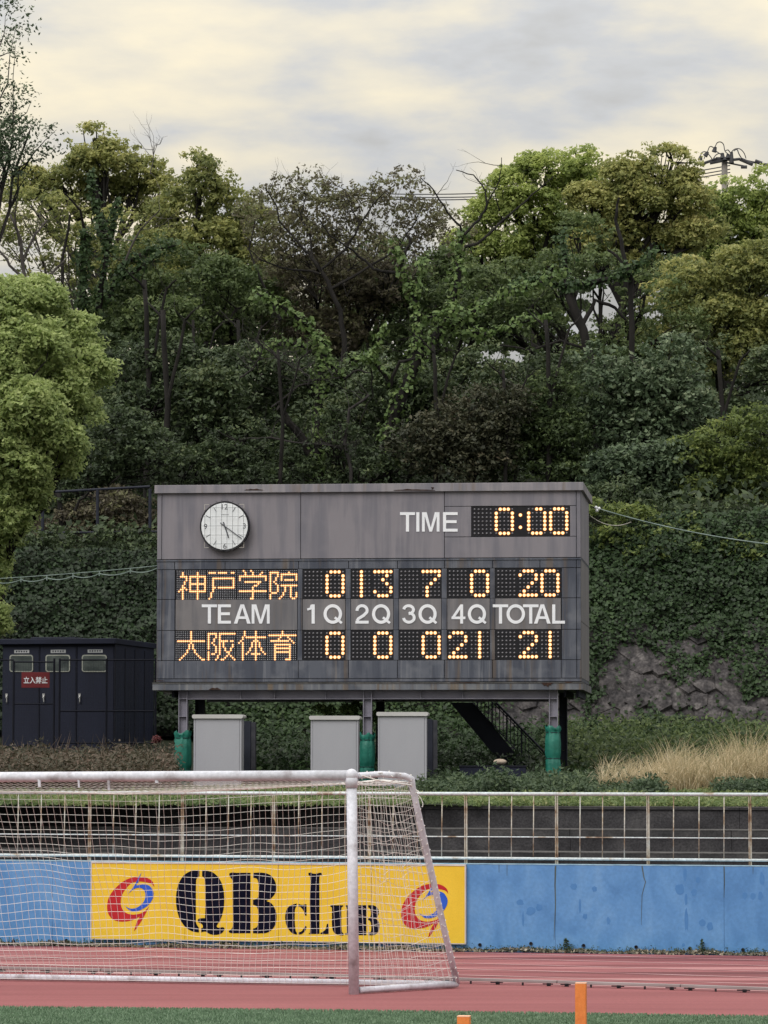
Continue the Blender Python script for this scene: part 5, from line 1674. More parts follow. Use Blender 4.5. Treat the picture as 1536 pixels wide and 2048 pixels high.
# ---- traced ivy-clad and bare trees
def limbtree(name, label, D, paths, ivy, bark, seed, twig=(0, 0), leafmat=None, ivyden=70, group='trees and shrubs on the slope', depthj=.5):
    """paths: list of (pixel polyline, r0, r1); ivy: indices clothed in leaves"""
    rnd = random.Random(seed); rng = np.random.default_rng(seed)
    b = at(*paths[0][0][0], D)
    root = thing(name, label, 'tree', (b.x, b.y, terr(b.x, b.y) - .1), group)
    tips = []; ivp, ivn = [], []
    tr = MB(); br = MB()
    for i, (pl, ra, rb) in enumerate(paths):
        dj = 0 if i == 0 else rnd.uniform(-depthj, depthj)
        pts = []
        for k, (x, y) in enumerate(pl):
            pts.append(at(x, y, D + dj * (k / max(1, len(pl) - 1))))
        if i == 0: pts = [Vector((b.x, b.y, root.location.z))] + pts
        # refine
        fine = []
        for a_, c_ in zip(pts, pts[1:]):
            m_ = 3
            for q in range(m_):
                fine.append(a_.lerp(c_, q / m_) + Vector((rnd.uniform(-1, 1), rnd.uniform(-1, 1), rnd.uniform(-1, 1))) * .025)
        fine.append(pts[-1])
        n_ = len(fine)
        (tr if i == 0 else br).tube(fine, [ra + (rb - ra) * k / (n_ - 1) for k in range(n_)], 7)
        if i in ivy:
            Lg = sum((a_ - c_).length for a_, c_ in zip(fine, fine[1:]))
            for _ in range(int(Lg * ivyden)):
                k = rnd.randrange(n_ - 1); p = fine[k].lerp(fine[k + 1], rnd.random())
                ro = ra + .10 + .08 * math.sin(k * 1.7 + i)
                v = Vector((rnd.gauss(0, 1), rnd.gauss(-.3, 1), rnd.gauss(.2, 1))).normalized()
                ivp.append(np.array(p + v * ro * rnd.uniform(.5, 1.25))); ivn.append(np.array(v))
        if twig[0] and (i not in ivy or twig[1] > 1):
            for _ in range(twig[0]):
                k = rnd.randrange(n_ // 3, n_)
                d = Vector((rnd.gauss(0, 1), rnd.gauss(0, .6), rnd.gauss(.7, .7))).normalized()
                grow(br, fine[k], d, rnd.uniform(.25, .65), .011, 2, rnd, tips, .6, 2)
    build('trunk', tr, M[bark], root, smooth=True)
    if br.f: build('branches', br, M[bark], root, kind='stuff')
    if ivp:
        P = np.array(ivp); N_ = unit(np.array(ivn) + rng.normal(size=P.shape) * .4 + np.array([0, 0, .3]))
        sz = rng.uniform(.09, .17, len(P))
        leaf_obj('ivy_sleeve', P, N_, sz, sz * .7, rng.normal(.6, .18, len(P)), M['lf_ivy'] if leafmat is None else leafmat, root, rng=rng)
    return root, tips


M['lf_ivy2'] = leaf_mat('light_ivy_leaves', [(0, (.03, .06, .012)), (.5, (.07, .125, .022)), (1, (.14, .20, .045))], .25)
limbtree('ivy_clad_tree', 'ivy wrapped trunk with side arms left of centre above the scoreboard', 82.6, [
    ([(638, 930), (636, 860), (642, 760), (648, 690)], .13, .09),
    ([(648, 690), (622, 660), (592, 632), (548, 606), (512, 588)], .06, .03),
    ([(646, 695), (612, 692), (575, 685), (545, 692), (522, 708)], .06, .03),
    ([(646, 700), (665, 738), (690, 758)], .05, .03),
    ([(625, 912), (600, 872), (568, 830), (556, 815)], .11, .07),
    ([(690, 758), (715, 740), (740, 745)], .03, .015)], {0, 1, 2, 3}, 'bark', 101, leafmat=M['lf_ivy2'], ivyden=150, twig=(1, 1))
limbtree('ivy_clad_tree', 'forked ivy wrapped tree in the centre with bare twigs against the sky', 83.2, [
    ([(772, 945), (776, 860), (800, 800), (830, 725), (838, 660)], .17, .12),
    ([(838, 660), (832, 610), (814, 560), (800, 520), (785, 494)], .07, .03),
    ([(818, 570), (835, 590), (846, 550), (848, 520)], .05, .03),
    ([(803, 530), (812, 505), (820, 480), (812, 465)], .04, .03),
    ([(802, 548), (770, 542), (748, 540), (722, 515), (700, 498), (660, 470), (640, 440)], .045, .014),
    ([(832, 715), (872, 672), (900, 630), (913, 570), (920, 500), (925, 462)], .12, .05),
    ([(925, 462), (905, 435), (880, 400), (858, 368), (842, 356)], .03, .01),
    ([(928, 470), (958, 440), (974, 408), (972, 380), (948, 352), (912, 340)], .035, .01),
    ([(974, 405), (1000, 360), (1003, 315)], .018, .008),
    ([(930, 495), (965, 480), (1000, 448), (1040, 410), (1075, 380), (1110, 350)], .04, .01),
    ([(902, 650), (950, 622), (1010, 590), (1075, 566), (1135, 545)], .06, .035),
    ([(905, 668), (970, 668), (1040, 648), (1100, 632)], .05, .02),
    ([(845, 640), (880, 628), (915, 620)], .03, .02),
    ([(775, 760), (745, 720), (735, 715), (700, 725)], .05, .02),
    ([(780, 770), (800, 722), (830, 718)], .05, .03),
    ([(740, 722), (755, 690), (770, 650)], .03, .02),
    ([(742, 735), (745, 790), (720, 840), (712, 885), (748, 910)], .02, .010)],
    {0, 1, 2, 5, 10, 11, 12, 13, 15}, 'bark', 102, leafmat=M['lf_ivy2'], ivyden=130, twig=(2, 1))
limbtree('ivy_clad_tree', 'ivy wrapped limbs reaching right across the pale gap in the trees', 87.5, [
    ([(1195, 800), (1185, 740), (1165, 660), (1135, 585)], .13, .11),
    ([(1135, 585), (1130, 545), (1128, 500), (1124, 470)], .07, .04),
    ([(1135, 575), (1180, 566), (1240, 552), (1275, 530), (1310, 500)], .08, .03),
    ([(1135, 580), (1100, 560), (1060, 560), (1020, 575)], .05, .02),
    ([(1165, 650), (1190, 600), (1230, 615), (1252, 640)], .06, .03),
    ([(1275, 800), (1262, 700), (1262, 560), (1245, 500), (1232, 440), (1238, 395)], .09, .03),
    ([(1262, 560), (1240, 520), (1215, 500)], .05, .03),
    ([(1180, 700), (1120, 680), (1060, 700), (1000, 690)], .04, .02)],
    {1, 2, 3}, 'bark', 103, leafmat=M['lf_ivy'], ivyden=170, twig=(2, 1))
limbtree('ivy_clad_tree', 'cluster of upright ivy wrapped stems below the olive crown on the left', 89.0, [
    ([(170, 640), (165, 580), (168, 520), (172, 465)], .10, .07),
    ([(195, 620), (208, 540), (215, 495), (200, 440), (186, 390), (180, 345)], .08, .04),
    ([(215, 495), (228, 440), (238, 395)], .05, .03),
    ([(215, 600), (232, 560), (250, 525), (300, 500), (350, 492)], .06, .03),
    ([(232, 562), (275, 540), (320, 505)], .05, .02),
    ([(172, 465), (160, 420), (128, 385)], .04, .02),
    ([(120, 620), (125, 520), (140, 430)], .05, .03)],
    {0, 1, 2, 3, 4}, 'bark', 104, leafmat=M['lf_ivy'], ivyden=150, twig=(2, 1))
limbtree('cherry_tree', 'dark spreading branches of the thin cherry against the sky in the middle', 90.0, [
    ([(690, 700), (680, 620), (655, 560), (620, 510)], .08, .045),
    ([(620, 510), (590, 480), (560, 440), (548, 400), (530, 375)], .035, .01),
    ([(625, 515), (618, 470), (600, 430), (612, 390)], .03, .01),
    ([(640, 540), (690, 500), (720, 450), (745, 410), (790, 370)], .04, .01),
    ([(720, 450), (700, 410), (690, 380)], .02, .008),
    ([(665, 575), (720, 545), (790, 500), (830, 450), (850, 400)], .04, .01),
    ([(640, 545), (580, 540), (520, 520), (490, 490)], .035, .01),
    ([(560, 640), (520, 560), (500, 500), (510, 440)], .04, .012)], set(), 'bark', 107, twig=(5, 1))
limbtree('bare_tree', 'pale bare branched tree at the left edge against the sky', 88.0, [
    ([(50, 640), (48, 560), (40, 480), (20, 430)], .07, .03),
    ([(48, 560), (20, 530), (0, 500), (-20, 490)], .04, .02),
    ([(45, 520), (70, 470), (95, 440)], .04, .02),
    ([(40, 490), (30, 440), (32, 400)], .03, .015),
    ([(60, 620), (90, 560), (130, 520)], .04, .02),
    ([(250, 520), (280, 460), (320, 420)], .03, .012),
    ([(300, 350), (306, 320), (310, 290)], .015, .006)], set(), 'bark_pale', 105, twig=(6, 1))
limbtree('bare_tree', 'leafless pale sapling with drooping twigs above the middle of the scoreboard', 82.0, [
    ([(700, 940), (690, 880), (700, 820), (738, 790)], .05, .03),
    ([(480, 880), (540, 875), (600, 885), (670, 893)], .03, .012),
    ([(545, 815), (600, 770), (640, 760), (680, 755)], .022, .01),
    ([(510, 680), (560, 720), (600, 740)], .02, .01),
    ([(480, 755), (505, 740), (520, 715), (524, 690)], .024, .012)], set(), 'bark_grey', 106, twig=(16, 1))
# thin poles of young trunks in the dark wood above the wall
for k, (x, y0, y1, D, r, lb) in enumerate(((330, 1000, 620, 83, .10, 'thick dark trunk left of the clock, bent to the right'), (292, 980, 560, 84, .09, 'dark upright trunk left of the clock'), (480, 960, 640, 86, .07, 'slim ivy dark trunk above the clock'),
                                          (390, 960, 640, 86, .06, 'slim trunk above the left end of the roof'), (120, 1150, 980, 80, .09, 'slim trunk behind the pipe fence at far left'), (180, 1150, 950, 80.5, .07, 'leaning slim trunk behind the pipe fence'), (560, 980, 700, 81.5, .06, 'slim dark trunk above the gap between clock and TIME'), (870, 980, 690, 81.8, .07, 'dark trunk rising above the letters TIME'), (1010, 980, 740, 81.6, .06, 'slim dark trunk above the game clock'), (1095, 980, 640, 82, .08, 'dark leaning trunk beside the pale gap right of centre'), (1440, 1000, 700, 86, .09, 'dark trunk among the trees near the right edge'))):
    limbtree('young_tree', lb, D, [([(x, y0), (x + 6, (y0 + y1) / 2), (x - 4, y1)], r, r * .6), ([(x + 4, (y0 + y1) / 2), (x + 40, y1 + 20), (x + 60, y1)], r * .5, r * .2), ([(x, y1 + 20), (x - 40, y1 - 20)], r * .4, r * .15)], set(), 'bark', 120 + k, twig=(2, 1))

# ================================================================== WEEDS, GRASS, REEDS
def blades(name, pts, hts, wid, bend, tint, mat, seed, segs=4, label=None, lean=(0, 0)):
    rng = np.random.default_rng(seed); n = len(pts)
    az = rng.uniform(0, 2 * np.pi, n)
    d = np.stack([np.cos(az) + lean[0], np.sin(az) * .6 + lean[1], np.zeros(n)], 1)
    side = unit(np.stack([-d[:, 1], d[:, 0], np.zeros(n)], 1) + 1e-6)
    mixv = rng.random(n) < .6
    side[mixv] = np.array([1, 0, 0])
    v = np.empty((n, (segs + 1) * 2, 3))
    b = bend * rng.uniform(.4, 1.3, n)
    for k in range(segs + 1):
        t = k / segs
        rise = np.sin(np.minimum(t * b, 2.6)) / np.maximum(b, .2) * 1.0
        out = (1 - np.cos(t * b)) / np.maximum(b, .2)
        c = pts + np.array([0, 0, 1.0]) * (rise * hts)[:, None] + d * (out * hts)[:, None]
        w_ = wid * (1 - t * .9)
        v[:, 2 * k] = c - side * w_ / 2; v[:, 2 * k + 1] = c + side * w_ / 2
    nv = (segs + 1) * 2
    idx = (np.arange(n) * nv)[:, None, None] + np.array([[2 * k, 2 * k + 1, 2 * k + 3, 2 * k + 2] for k in range(segs)])[None]
    me = bpy.data.meshes.new(name)
    me.vertices.add(n * nv); me.vertices.foreach_set('co', v.reshape(-1).astype(np.float32))
    nf = n * segs
    me.loops.add(nf * 4); me.loops.foreach_set('vertex_index', idx.reshape(-1).astype(np.int32))
    me.polygons.add(nf); me.polygons.foreach_set('loop_start', np.arange(0, nf * 4, 4, dtype=np.int32)); me.polygons.foreach_set('loop_total', np.full(nf, 4, np.int32))
    a = me.attributes.new('tint', 'FLOAT', 'FACE'); a.data.foreach_set('value', np.repeat(np.clip(tint, 0, 1), segs).astype(np.float32))
    me.update(calc_edges=True); me.materials.append(mat)
    o = bpy.data.objects.new(name, me); COL.objects.link(o); o['kind'] = 'stuff'
    if label: o['label'] = label
    return o


def leafweeds(name, pts, hts, leaf, tint, mat, seed, per=10, label=None, spread=.12):
    rng = np.random.default_rng(seed); n = len(pts)
    P = np.repeat(pts, per, axis=0); h = np.repeat(hts, per); t = rng.uniform(0, 1, n * per)
    P = P + np.stack([rng.normal(0, spread, n * per) * (.4 + t * .6), rng.normal(0, spread, n * per) * (.4 + t * .6), h * t], 1)
    N_ = unit(rng.normal(size=(n * per, 3)) * .7 + np.array([0, -.35, .8]))
    sz = leaf * rng.uniform(.6, 1.4, n * per)
    o = leaf_obj(name, P, N_, sz, sz * .4, np.repeat(tint, per) + rng.normal(0, .12, n * per) + .12 * (t - .5), mat, kind='stuff', rng=rng)
    if label: o['label'] = label
    return o


def region(n, x0, x1, D0, D1, seed):
    rng = np.random.default_rng(seed)
    D = rng.uniform(D0, D1, n); px = rng.uniform(x0, x1, n)
    X = (px - 768) / FPX * D
    Z = np.array([terr(a, b) for a, b in zip(X, D)])
    return np.stack([X, D, Z], 1), px, rng


# lawn on the bank
P, px, rng = region(12000, -60, 1600, 53.6, 63, 61)
leafweeds('grass', P, rng.uniform(.03, .11, len(P)) + .03 * np.sin(P[:, 0] * 2) ** 2, .07, rng.normal(.5, .14, len(P)) + .16 * np.sin(P[:, 0] * 1.9 + P[:, 1]), M['lf_grass'], 62, per=6, label='short green grass and clover on the bank behind the terrace', spread=.07)
# creeping edge over the terrace rim
rng = np.random.default_rng(63)
n = 5000
t = rng.uniform(us[0], us[-1], n)
P = np.array([PW.pt(a, 0, o3 - .12 - abs(float(rng.normal(0, .22)))) for a in t]); P[:, 2] = z3 + rng.uniform(-.02, .05, n)
P[:, 2] -= .035
leafweeds('creeping_grass', P, .05 + .07 * rng.random(n) * (.5 + .5 * np.sin(t * 3.1) * np.sin(t * 1.3)), .06, rng.normal(.55, .16, n), M['lf_grass'], 64, per=6, label='grass creeping over the top edge of the concrete terrace', spread=.06)
# taller green weeds on the right half
P, px, rng = region(2600, 840, 1320, 58.5, 62.5, 65)
hh = .10 + .42 * np.clip(.35 + .5 * np.sin(px / 37.) * np.sin(px / 83. + P[:, 1]), 0, 1) * rng.uniform(.3, 1.2, len(px)) - .10 * np.exp(-((px - 1106) / 26.) ** 2) + .12 * (rng.random(len(px)) < .06)
leafweeds('green_weeds', P, hh, .09, rng.normal(.5, .16, len(P)), M['lf_weed'], 66, per=16, label='bushy green weeds before the stair and right leg', spread=.10)
P, px, rng = region(1500, 500, 1600, 64.5, 74.5, 67)
leafweeds('slope_weeds', P, rng.uniform(.15, .55, len(P)), .13, rng.normal(.30, .16, len(P)), M['lf_ivy'], 68, per=16, label='dark weeds on the rising ground under the scoreboard', spread=.2)
# dry brown weeds on the left
P, px, rng = region(3400, -40, 350, 60, 66.5, 69)
leafweeds('dry_weeds', P, rng.uniform(.25, .7, len(P)) + .16 * np.sin(px * .06) * np.sin(px * .023 + P[:, 1]), .08, rng.normal(.42, .2, len(P)) + .28 * np.sin(px * .03) * np.sin(P[:, 1] * 1.3), M['lf_dry'], 70, per=14, label='tall brownish weeds in front of the navy hut', spread=.09)
P, px, rng = region(230, -10, 350, 60.5, 67, 71)
blades('seed_heads', P, rng.uniform(.4, 1.0, len(P)), .03, .7, rng.normal(.75, .15, len(P)), M['lf_dry'], 72, label='dry upright seed heads among the brown weeds')
P, px, rng = region(1500, 1120, 1600, 66, 74, 73)
leafweeds('brush', P, rng.uniform(.2, .7, len(P)), .12, rng.normal(.40, .2, len(P)), M['lf_mid'], 74, per=14, label='dull brush at the foot of the stone wall on the right', spread=.16)
# pampas reeds
P, px, rng = region(7000, 1200, 1600, 60.3, 62.6, 75)
k_ = np.clip((px - 1200) / 300, 0, 1)
blades('dry_reeds', P, (.70 + .55 * k_ + .12 * np.sin(px / 23.)) * rng.uniform(.45, 1.15, len(P)), .015, 2.2, rng.normal(.62, .2, len(P)) - .25 * rng.random(len(P)) * k_, M['lf_reed'], 76, segs=6, label='mound of dry straw coloured reeds bending over at the right', lean=(.45, -.3))
P, px, rng = region(500, 1430, 1600, 59, 60.5, 77)
leafweeds('reed_foot_weeds', P, rng.uniform(.1, .32, len(P)), .08, rng.normal(.45, .18, len(P)), M['lf_weed'], 78, per=12, label='brownish green weeds in front of the reeds at the right edge', spread=.1)
# small shrub leaves poking between leg and cabinets
tree('slope_shrub', 'small leafy sprig growing beside the middle leg under the scoreboard', [(715, 1420, 30, 18), (745, 1440, 14, 16), (650, 1418, 22, 10)], 64.9, M['lf_ivy2'], .28, 140, clump_r=.14, leaf=.10, cat='shrub', leaves_per=14, trunk_r=.02, base=735, puff_r=.12)

tree('slope_shrub', 'small dark red leaved plant at the right corner of the navy hut', [(316, 1478, 9, 13)], 66.9, M['lf_red'], .7, 141, clump_r=.1, leaf=.07, cat='shrub', leaves_per=10, trunk_r=.01, base=316, puff_r=.05)
# litter strip along the wall foot
rng = np.random.default_rng(81)
n = 11000
t = rng.uniform(us[0], us[-1], n); o_ = np.abs(rng.normal(0, .12, n)) + .01
P = np.array([PW.pt(a, 0, b) for a, b in zip(t, o_)]); P[:, 2] = .012 + rng.uniform(0, .075, n) * np.clip(1 - o_ * 2.5, 0, 1) * (.5 + .5 * np.sin(t * 2.3) * np.sin(t * 5.1))
sz = rng.uniform(.02, .065, n)
o = leaf_obj('leaf_litter', P, unit(rng.normal(size=(n, 3)) * .6 + np.array([0, -.3, .9])), sz, sz * .6, rng.beta(1.7, 1.8, n), M['litter'], kind='stuff', rng=rng)
o['label'] = 'dead leaves and grit gathered along the foot of the blue wall'
n = 900
t = rng.uniform(us[0], us[-1], n)
P = np.array([PW.pt(a, .01, .03 + abs(float(rng.normal(0, .05)))) for a in t])
leafweeds('wall_foot_weeds', P, rng.uniform(.02, .10, n), .035, rng.normal(.4, .2, n), M['lf_weed'], 82, per=6, label='small weeds sprouting along the foot of the blue wall', spread=.03)


def plantlet(x, y, h, label, seed):
    rng = np.random.default_rng(seed)
    b = PW.hit(x, y, .06); b.z = 0
    root = thing('weed_plant', label, 'weed', b, 'single weeds at the wall foot')
    build('stem', MB().tube([b, b + Vector((.01, 0, h * .6)), b + Vector((0, 0, h))], .004, 4), M['lf_weed'] if False else M['bark'], root)
    n = 70; t_ = rng.uniform(.05, 1, n)
    P = np.array(b) + np.stack([rng.normal(0, .05, n) * (1.1 - t_), rng.normal(0, .03, n), t_ * h], 1)
    leaf_obj('leaves', P, unit(rng.normal(size=(n, 3)) + np.array([0, -.4, .6])), .05, .018, rng.normal(.5, .2, n), M['lf_weed'], root, rng=rng)


plantlet(1132, 1898, .19, 'small fir shaped green weed against the blue wall below the cracked joint', 91)
plantlet(1404, 1903, .20, 'wispy green weed against the blue wall at the right', 92)

# ================================================================== CABLES, POLE
def cable(name, label, pts, r, mat, cat='cable', n=24):
    mb = MB().tube(pts, r, 5)
    o = build(name, mb, mat, origin=tuple(pts[0]))
    return tag(o, label, cat)


def sag(a, b, s, n=20):
    return [a.lerp(b, k / n) + Vector((0, 0, -4 * s * (k / n) * (1 - k / n))) for k in range(n + 1)]


cb = thing('overhead_cable', 'pair of pale cables looped together running left from the scoreboard', 'cable', at(313, 1131, 64))
A_, B_ = at(314, 1131.5, 64.1), at(-120, 1163, 66)
build('messenger_wire', MB().tube(sag(A_, B_, .03), .007, 5), M['cable'], cb)
A2, B2 = at(314, 1140, 64.1), at(-120, 1168, 66)
kn = [0, .12, .26, .38, .5, .62, .75, .88, 1]
lp = []
for q0, q1 in zip(kn, kn[1:]):
    for k in range(6):
        s_ = k / 6; tt = q0 + (q1 - q0) * s_
        p = A_.lerp(B_, tt) + Vector((0, 0, -.12 * tt * (1 - tt) - .045 - .05 * 4 * s_ * (1 - s_))); lp.append(p)
build('signal_cable', MB().tube(lp, .009, 5), M['cable'], cb)
for q in kn[1:-1]:
    p = A_.lerp(B_, q) + Vector((0, 0, -.12 * q * (1 - q)))
    build('hanger', MB().tube([p, p - Vector((0, 0, .09))], .012, 5), M['cable'], cb)
cable('overhead_cable', 'single pale cable sagging to the right from the scoreboard roof corner', sag(at(1200, 1018, 66.6), at(1640, 1097, 62), .12), .009, M['cable'])
cable('overhead_cable', 'short dark slack wire below the right roof corner of the scoreboard', sag(at(1180, 1031, 66.6), at(1262, 1044, 66), .12), .007, M['wire_pale'])
ins = thing('insulator', 'small white porcelain insulator at the right corner of the scoreboard roof', 'insulator', at(1192, 1018, 66.6))
for x, y in ((1192, 1015), (1198, 1017), (1194, 1021)): build('knob', MB().ball(at(x, y, 66.6), .032, 10, 6), M['porcelain'], ins, smooth=True)
build('bracket', MB().tube([at(1181, 1012, 66.7), at(1193, 1018, 66.6)], .01, 5), M['dark_steel'], ins)

PD = 125.0
up_ = thing('utility_pole', 'concrete utility pole with insulators and looped wires above the right trees', 'utility pole', (at(1449, 900, PD).x, PD, 11))
b = at(1449, 322, PD)
build('pole', MB().tube([Vector((b.x, PD, 11)), b], [.17, .105], 12), M['pole'], up_, smooth=True)
PP = Plane((b.x, PD), (1, 0))
mb = MB()
for x0, y0, x1, y1, r in ((1404, 328, 1432, 318, .05), (1420, 326, 1450, 320, .06), (1432, 318, 1462, 318, .07), (1462, 320, 1480, 318, .05), (1480, 318, 1506, 329, .07), (1452, 325, 1492, 333, .03), (1490, 321, 1560, 335, .035), (1510, 322, 1524, 327, .07), (1482, 334, 1494, 334, .06), (1526, 329, 1560, 333, .06)):
    mb.tube([PP.hit(x0, y0, .15), PP.hit(x1, y1, .15)], r, 6)
build('cross_arm', mb, M['wire_dark'], up_)
for x0, y0, x1, y1 in ((1402, 312, 1400, 320), (1416, 304, 1410, 312), (1431, 294, 1428, 304), (1445, 306, 1445, 316), (1463, 304, 1463, 326), (1456, 308, 1456, 316), (1449, 314, 1449, 320)):
    build('insulator', MB().tube([PP.hit(x0, y0, .2), PP.hit(x1, y1, .2)], [.05, .09], 8), M['wire_dark'], up_)


def loop(pts, r=.022):
    sp = []
    for i in range(len(pts) - 1):
        p0, p1, p2, p3 = pts[max(i - 1, 0)], pts[i], pts[i + 1], pts[min(i + 2, len(pts) - 1)]
        for k in range(6):
            t = k / 6
            sp.append(tuple(.5 * (2 * p1[a] + (p2[a] - p0[a]) * t + (2 * p0[a] - 5 * p1[a] + 4 * p2[a] - p3[a]) * t * t + (3 * p1[a] - p0[a] - 3 * p2[a] + p3[a]) * t ** 3) for a in (0, 1)))
    sp.append(pts[-1])
    build('jumper_wire', MB().tube([PP.hit(x, y, .25) for x, y in sp], r, 4), M['wire_dark'], up_)


loop([(1401, 312), (1404, 305), (1412, 304), (1420, 312), (1424, 318)])
loop([(1415, 304), (1419, 294), (1425, 294), (1432, 302), (1442, 309)])
loop([(1430, 295), (1434, 286), (1441, 284), (1447, 289), (1450, 302), (1456, 308)])
loop([(1408, 318), (1412, 306)]); loop([(1425, 320), (1432, 310), (1440, 307), (1446, 312)])
loop([(1463, 304), (1470, 298), (1480, 298), (1488, 306), (1492, 317)])
loop([(1468, 302), (1474, 299), (1478, 308), (1484, 318)])
loop([(1450, 302), (1456, 300), (1460, 305)])
for k, (y0, y1) in enumerate(((378, 360), (384, 365.5), (388, 370))):
    o = cable('power_line', 'thin distant power line above the middle trees, %s of three' % ('topmost', 'middle', 'lowest')[k], sag(at(640, y0 + 3, 140), at(1460, y1 - 29 + k * 2, 125.5), .5), .022, M['wire_dark'], 'power line')
    o['group'] = 'distant power lines'

# ================================================================== GOAL
GY = gnd(708, 1988.5)
pb = GY.copy()
ptop = at(703, 1549, pb.y); ptop.z = 2.44
LD_ = at(-560, 1556, 42.2)
xb0 = ptop
xb1 = Vector(at(0, 1554, 41.15)); dirx = (xb1 - xb0); dirx.z = xb1.z - xb0.z
xbE = xb0 + dirx.normalized() * 7.44
goal = thing('football_goal', 'white painted football goal with sagging net standing on the red track', 'goal', pb)
gl = goal
build('crossbar', MB().tube([xb0, xb0 + (xbE - xb0) * .5, xbE], .058, 18), M['worn_white'], gl, smooth=True)
build('goalpost', MB().tube([Vector((pb.x, pb.y, 0)), xb0 - Vector((0, 0, .02))], .059, 18), M['worn_white'], gl, smooth=True)
build('goalpost', MB().tube([Vector((xbE.x, xbE.y, 0)), xbE], .059, 18), M['worn_white'], gl, smooth=True)
build('corner_elbow', MB().ball(xb0, .074, 16, 10).tube([xb0 - Vector((0, 0, .14)), xb0], .068, 16), M['worn_white'], gl, smooth=True)
# rear frame
rc = gnd(914, 1976); rl = gnd(0, 1961.5)
rdir = (rl - rc).normalized(); rE = rc + rdir * 7.6
bend = at(820, 1553, 40.15)
build('base_bar', MB().tube([pb + Vector((.06, .02, .045)), rc + Vector((0, 0, .045))], .036, 12), M['worn_white'], gl, smooth=True)
build('rear_base_bar', MB().tube([rc + Vector((0, 0, .045)), rE + Vector((0, 0, .045))], .036, 12), M['worn_white'], gl, smooth=True)
bz = bend.z
arm = [xb0 + Vector((.05, .03, -.005)), xb0.lerp(bend, .5) + Vector((0, 0, .02)), bend - (bend - xb0).normalized() * .06 + Vector((0, 0, .005)), bend + Vector((.02, .02, -.03)), bend.lerp(rc, .05), bend.lerp(rc, .3) + Vector((.0, 0, .0)), bend.lerp(rc, .7), rc + Vector((0, 0, .05))]
build('net_support', MB().tube(arm, [.036, .036, .036, .038, .038, .038, .038, .038], 12), M['worn_white'], gl, smooth=True)
armE = [p + (rE - rc) for p in arm]
build('net_support', MB().tube(armE, .036, 10), M['worn_white'], gl, smooth=True)
# lacing of the net round arm and support
lac = []
pol = arm
for i in range(len(pol) - 1):
    a_, b_ = pol[i], pol[i + 1]; Lq = (b_ - a_).length; d = (b_ - a_).normalized(); s1_ = d.orthogonal().normalized(); s2_ = d.cross(s1_)
    m_ = max(1, int(Lq / .03))
    for k in range(m_):
        t_ = k / m_; ph_ = (i * 1.3 + Lq * t_ / .11) * 2 * math.pi
        lac.append(a_.lerp(b_, t_) + (s1_ * math.cos(ph_) + s2_ * math.sin(ph_)) * .044)
build('lacing_cord', MB().tube(lac, .006, 4), M['net'], gl)
# clips under the crossbar
for x, y0, y1, wd_ in ((78, 1558, 1575, .035), (157, 1558, 1576, .025), (217, 1552, 1581, .032), (313, 1558, 1567, .04), (-120, 1558, 1572, .03), (470, 1556, 1563, .03)):
    c = at(x, y0, xb0.lerp(xbE, (704 - x) / 1264).y - .03); c2 = at(x + 1, y1, c.y)
    build('net_clip', MB().box(c - Vector((wd_ / 2, 0, 0)), Vector((wd_, 0, 0)), Vector((0, .03, 0)), c2 - c), M['worn_white'], gl, bevel=.006)


def netpanel(mb, f, ns_, nt_, r):
    G = [[f(i / ns_, j / nt_) for j in range(nt_ + 1)] for i in range(ns_ + 1)]
    for i in range(ns_ + 1): mb.tube([G[i][j] for j in range(nt_ + 1)], r, 3, cap=False)
    for j in range(nt_ + 1): mb.tube([G[i][j] for i in range(ns_ + 1)], r, 3, cap=False)


rnd = random.Random(4)
PHS = [rnd.uniform(0, 6.28) for _ in range(12)]


def nz_(s, t, a):
    return a * (math.sin(s * 17 + PHS[0] + t * 3) * .5 + math.sin(s * 31 + PHS[1] - t * 5) * .3 + math.sin(t * 11 + PHS[2] + s * 9) * .3)


# top rope behind the crossbar (traced sag) as a function of s: 0 at the support bend, 1 at the far end
rope_px = [(824, 1566), (760, 1560), (700, 1566), (600, 1572), (500, 1578), (380, 1583), (250, 1588), (120, 1585), (0, 1583), (-150, 1578), (-300, 1580), (-420, 1574), (-560, 1560)]


def ropept(s):
    k = s * (len(rope_px) - 1); i = min(int(k), len(rope_px) - 2); fq = k - i
    x = rope_px[i][0] * (1 - fq) + rope_px[i + 1][0] * fq; y = rope_px[i][1] * (1 - fq) + rope_px[i + 1][1] * fq
    Y = bend.y + (bend + (rE - rc)).y * 0 + ((rE - rc).y) * s
    return at(x, y, Y + .03)


def back(s, t):
    a_ = ropept(s); b_ = rc.lerp(rE, s) + Vector((0, 0, .03))
    p = a_.lerp(b_, t)
    bul = math.sin(math.pi * min(1, t * 1.05)) * .10
    env = math.sin(math.pi * t)
    return p + Vector((nz_(s, t, .035) * env, -.04 + bul + nz_(t + .3, s * 2, .05) * env, nz_(s * 2.1, t, .030) * env + nz_(s * .8 + .2, t, .05) * env))


nb = MB(); netpanel(nb, back, 104, 25, .0026)


def top(s, t):
    a_ = xb0.lerp(xbE, s) + Vector((0, .03, -.05)); b_ = ropept(s * 1.0)
    if s < .02: b_ = bend
    return a_.lerp(b_, t) + Vector((.35 * t * (1 - s) * 0, 0, -.05 * math.sin(math.pi * t)))


netpanel(nb, top, 96, 8, .0026)


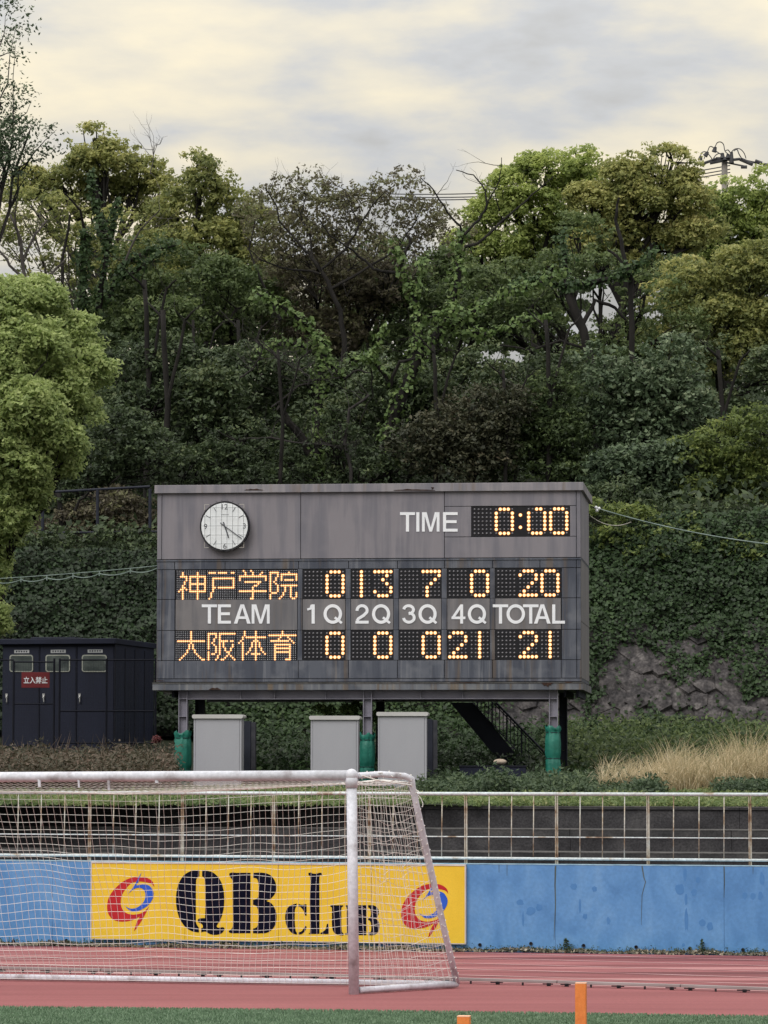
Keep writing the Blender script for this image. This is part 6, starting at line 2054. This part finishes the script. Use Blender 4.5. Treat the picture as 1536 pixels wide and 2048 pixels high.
def side(s, t):
    # s from post to rear support, t downwards
    a0_ = pb.lerp(xb0, 1 - t) if True else None
    a0_ = Vector((pb.x + (xb0.x - pb.x) * (1 - t) + .05, pb.y + .05, .05 + (xb0.z - .12) * (1 - t)))
    b0_ = (bend + Vector((0, 0, -.06))).lerp(rc + Vector((0, 0, .06)), t)
    env = math.sin(math.pi * t) * math.sin(math.pi * s)
    return a0_.lerp(b0_, s) + Vector((nz_(s, t * 2, .05) * env, 0, (-.10 * math.sin(math.pi * s) * (1 - .4 * t)) + nz_(t * 2, s * 2, .07) * env))


netpanel(nb, side, 17, 25, .0026)


def side2(s, t): return side(s, t) + (rE - rc)


netpanel(nb, side2, 17, 25, .0026)
build('net', nb, M['net'], gl)
bpy.data.objects['net']['label'] = 'white knotted cord net hanging slack from the frame'
build('net_rope', MB().tube([ropept(k / 40) for k in range(41)], .009, 5), M['net'], gl)
rp2 = [at(724, 1551, 39.8), at(750, 1559, 39.9), at(785, 1565, 40.0), at(822, 1570, 40.15), at(832, 1580, 40.2), at(838, 1584, 40.2)]
build('net_rope', MB().tube(rp2, .008, 5), M['net'], gl)
build('loose_cord', MB().tube([at(x, y, 40.3) for x, y in ((836, 1590), (842, 1597), (846, 1607), (845, 1614), (843, 1613))], .006, 4), M['net'], gl)

# ================================================================== PYLONS
def pylon(x0, x1, ytop, label, sidepx=3.5):
    s = (ytop - 1540) / (2.5 - .457)
    Y = FPX / s
    c = at((x0 + x1) / 2, ytop, Y); wd_ = (x1 - x0) / s
    Pq = Plane((c.x, Y), (math.cos(R(9)), -math.sin(R(9))))
    root = thing('corner_pylon', label, 'pylon', (c.x, Y, .004), 'orange corner pylons on the turf')
    h = .105 / 2
    build('body', MB().pbox(Pq, -h, h, .02, .450, -.1, 0), M['orange'], root, bevel=.006)
    build('top_seam', MB().pbox(Pq, -h - .001, h + .001, .450, .457, -.101, .001), M['orange_seam'], root, bevel=.002)
    build('base_plate', MB().pbox(Pq, -h - .01, h + .01, .004, .02, -.11, .01), M['orange'], root, bevel=.003)


pylon(1149, 1172.5, 1961.5, 'orange foam pylon standing tall in view on the green turf, right of the goal')
pylon(912.5, 940, 2027, 'orange foam pylon of which only the top shows, just right of the goal base')

if __name__ == '__main__':
    print('TRIS', sum(len(o.data.polygons) for o in bpy.data.objects if o.type == 'MESH'), [(o.name, len(o.data.polygons)) for o in bpy.data.objects if o.type == 'MESH' and len(o.data.polygons) > 60000])
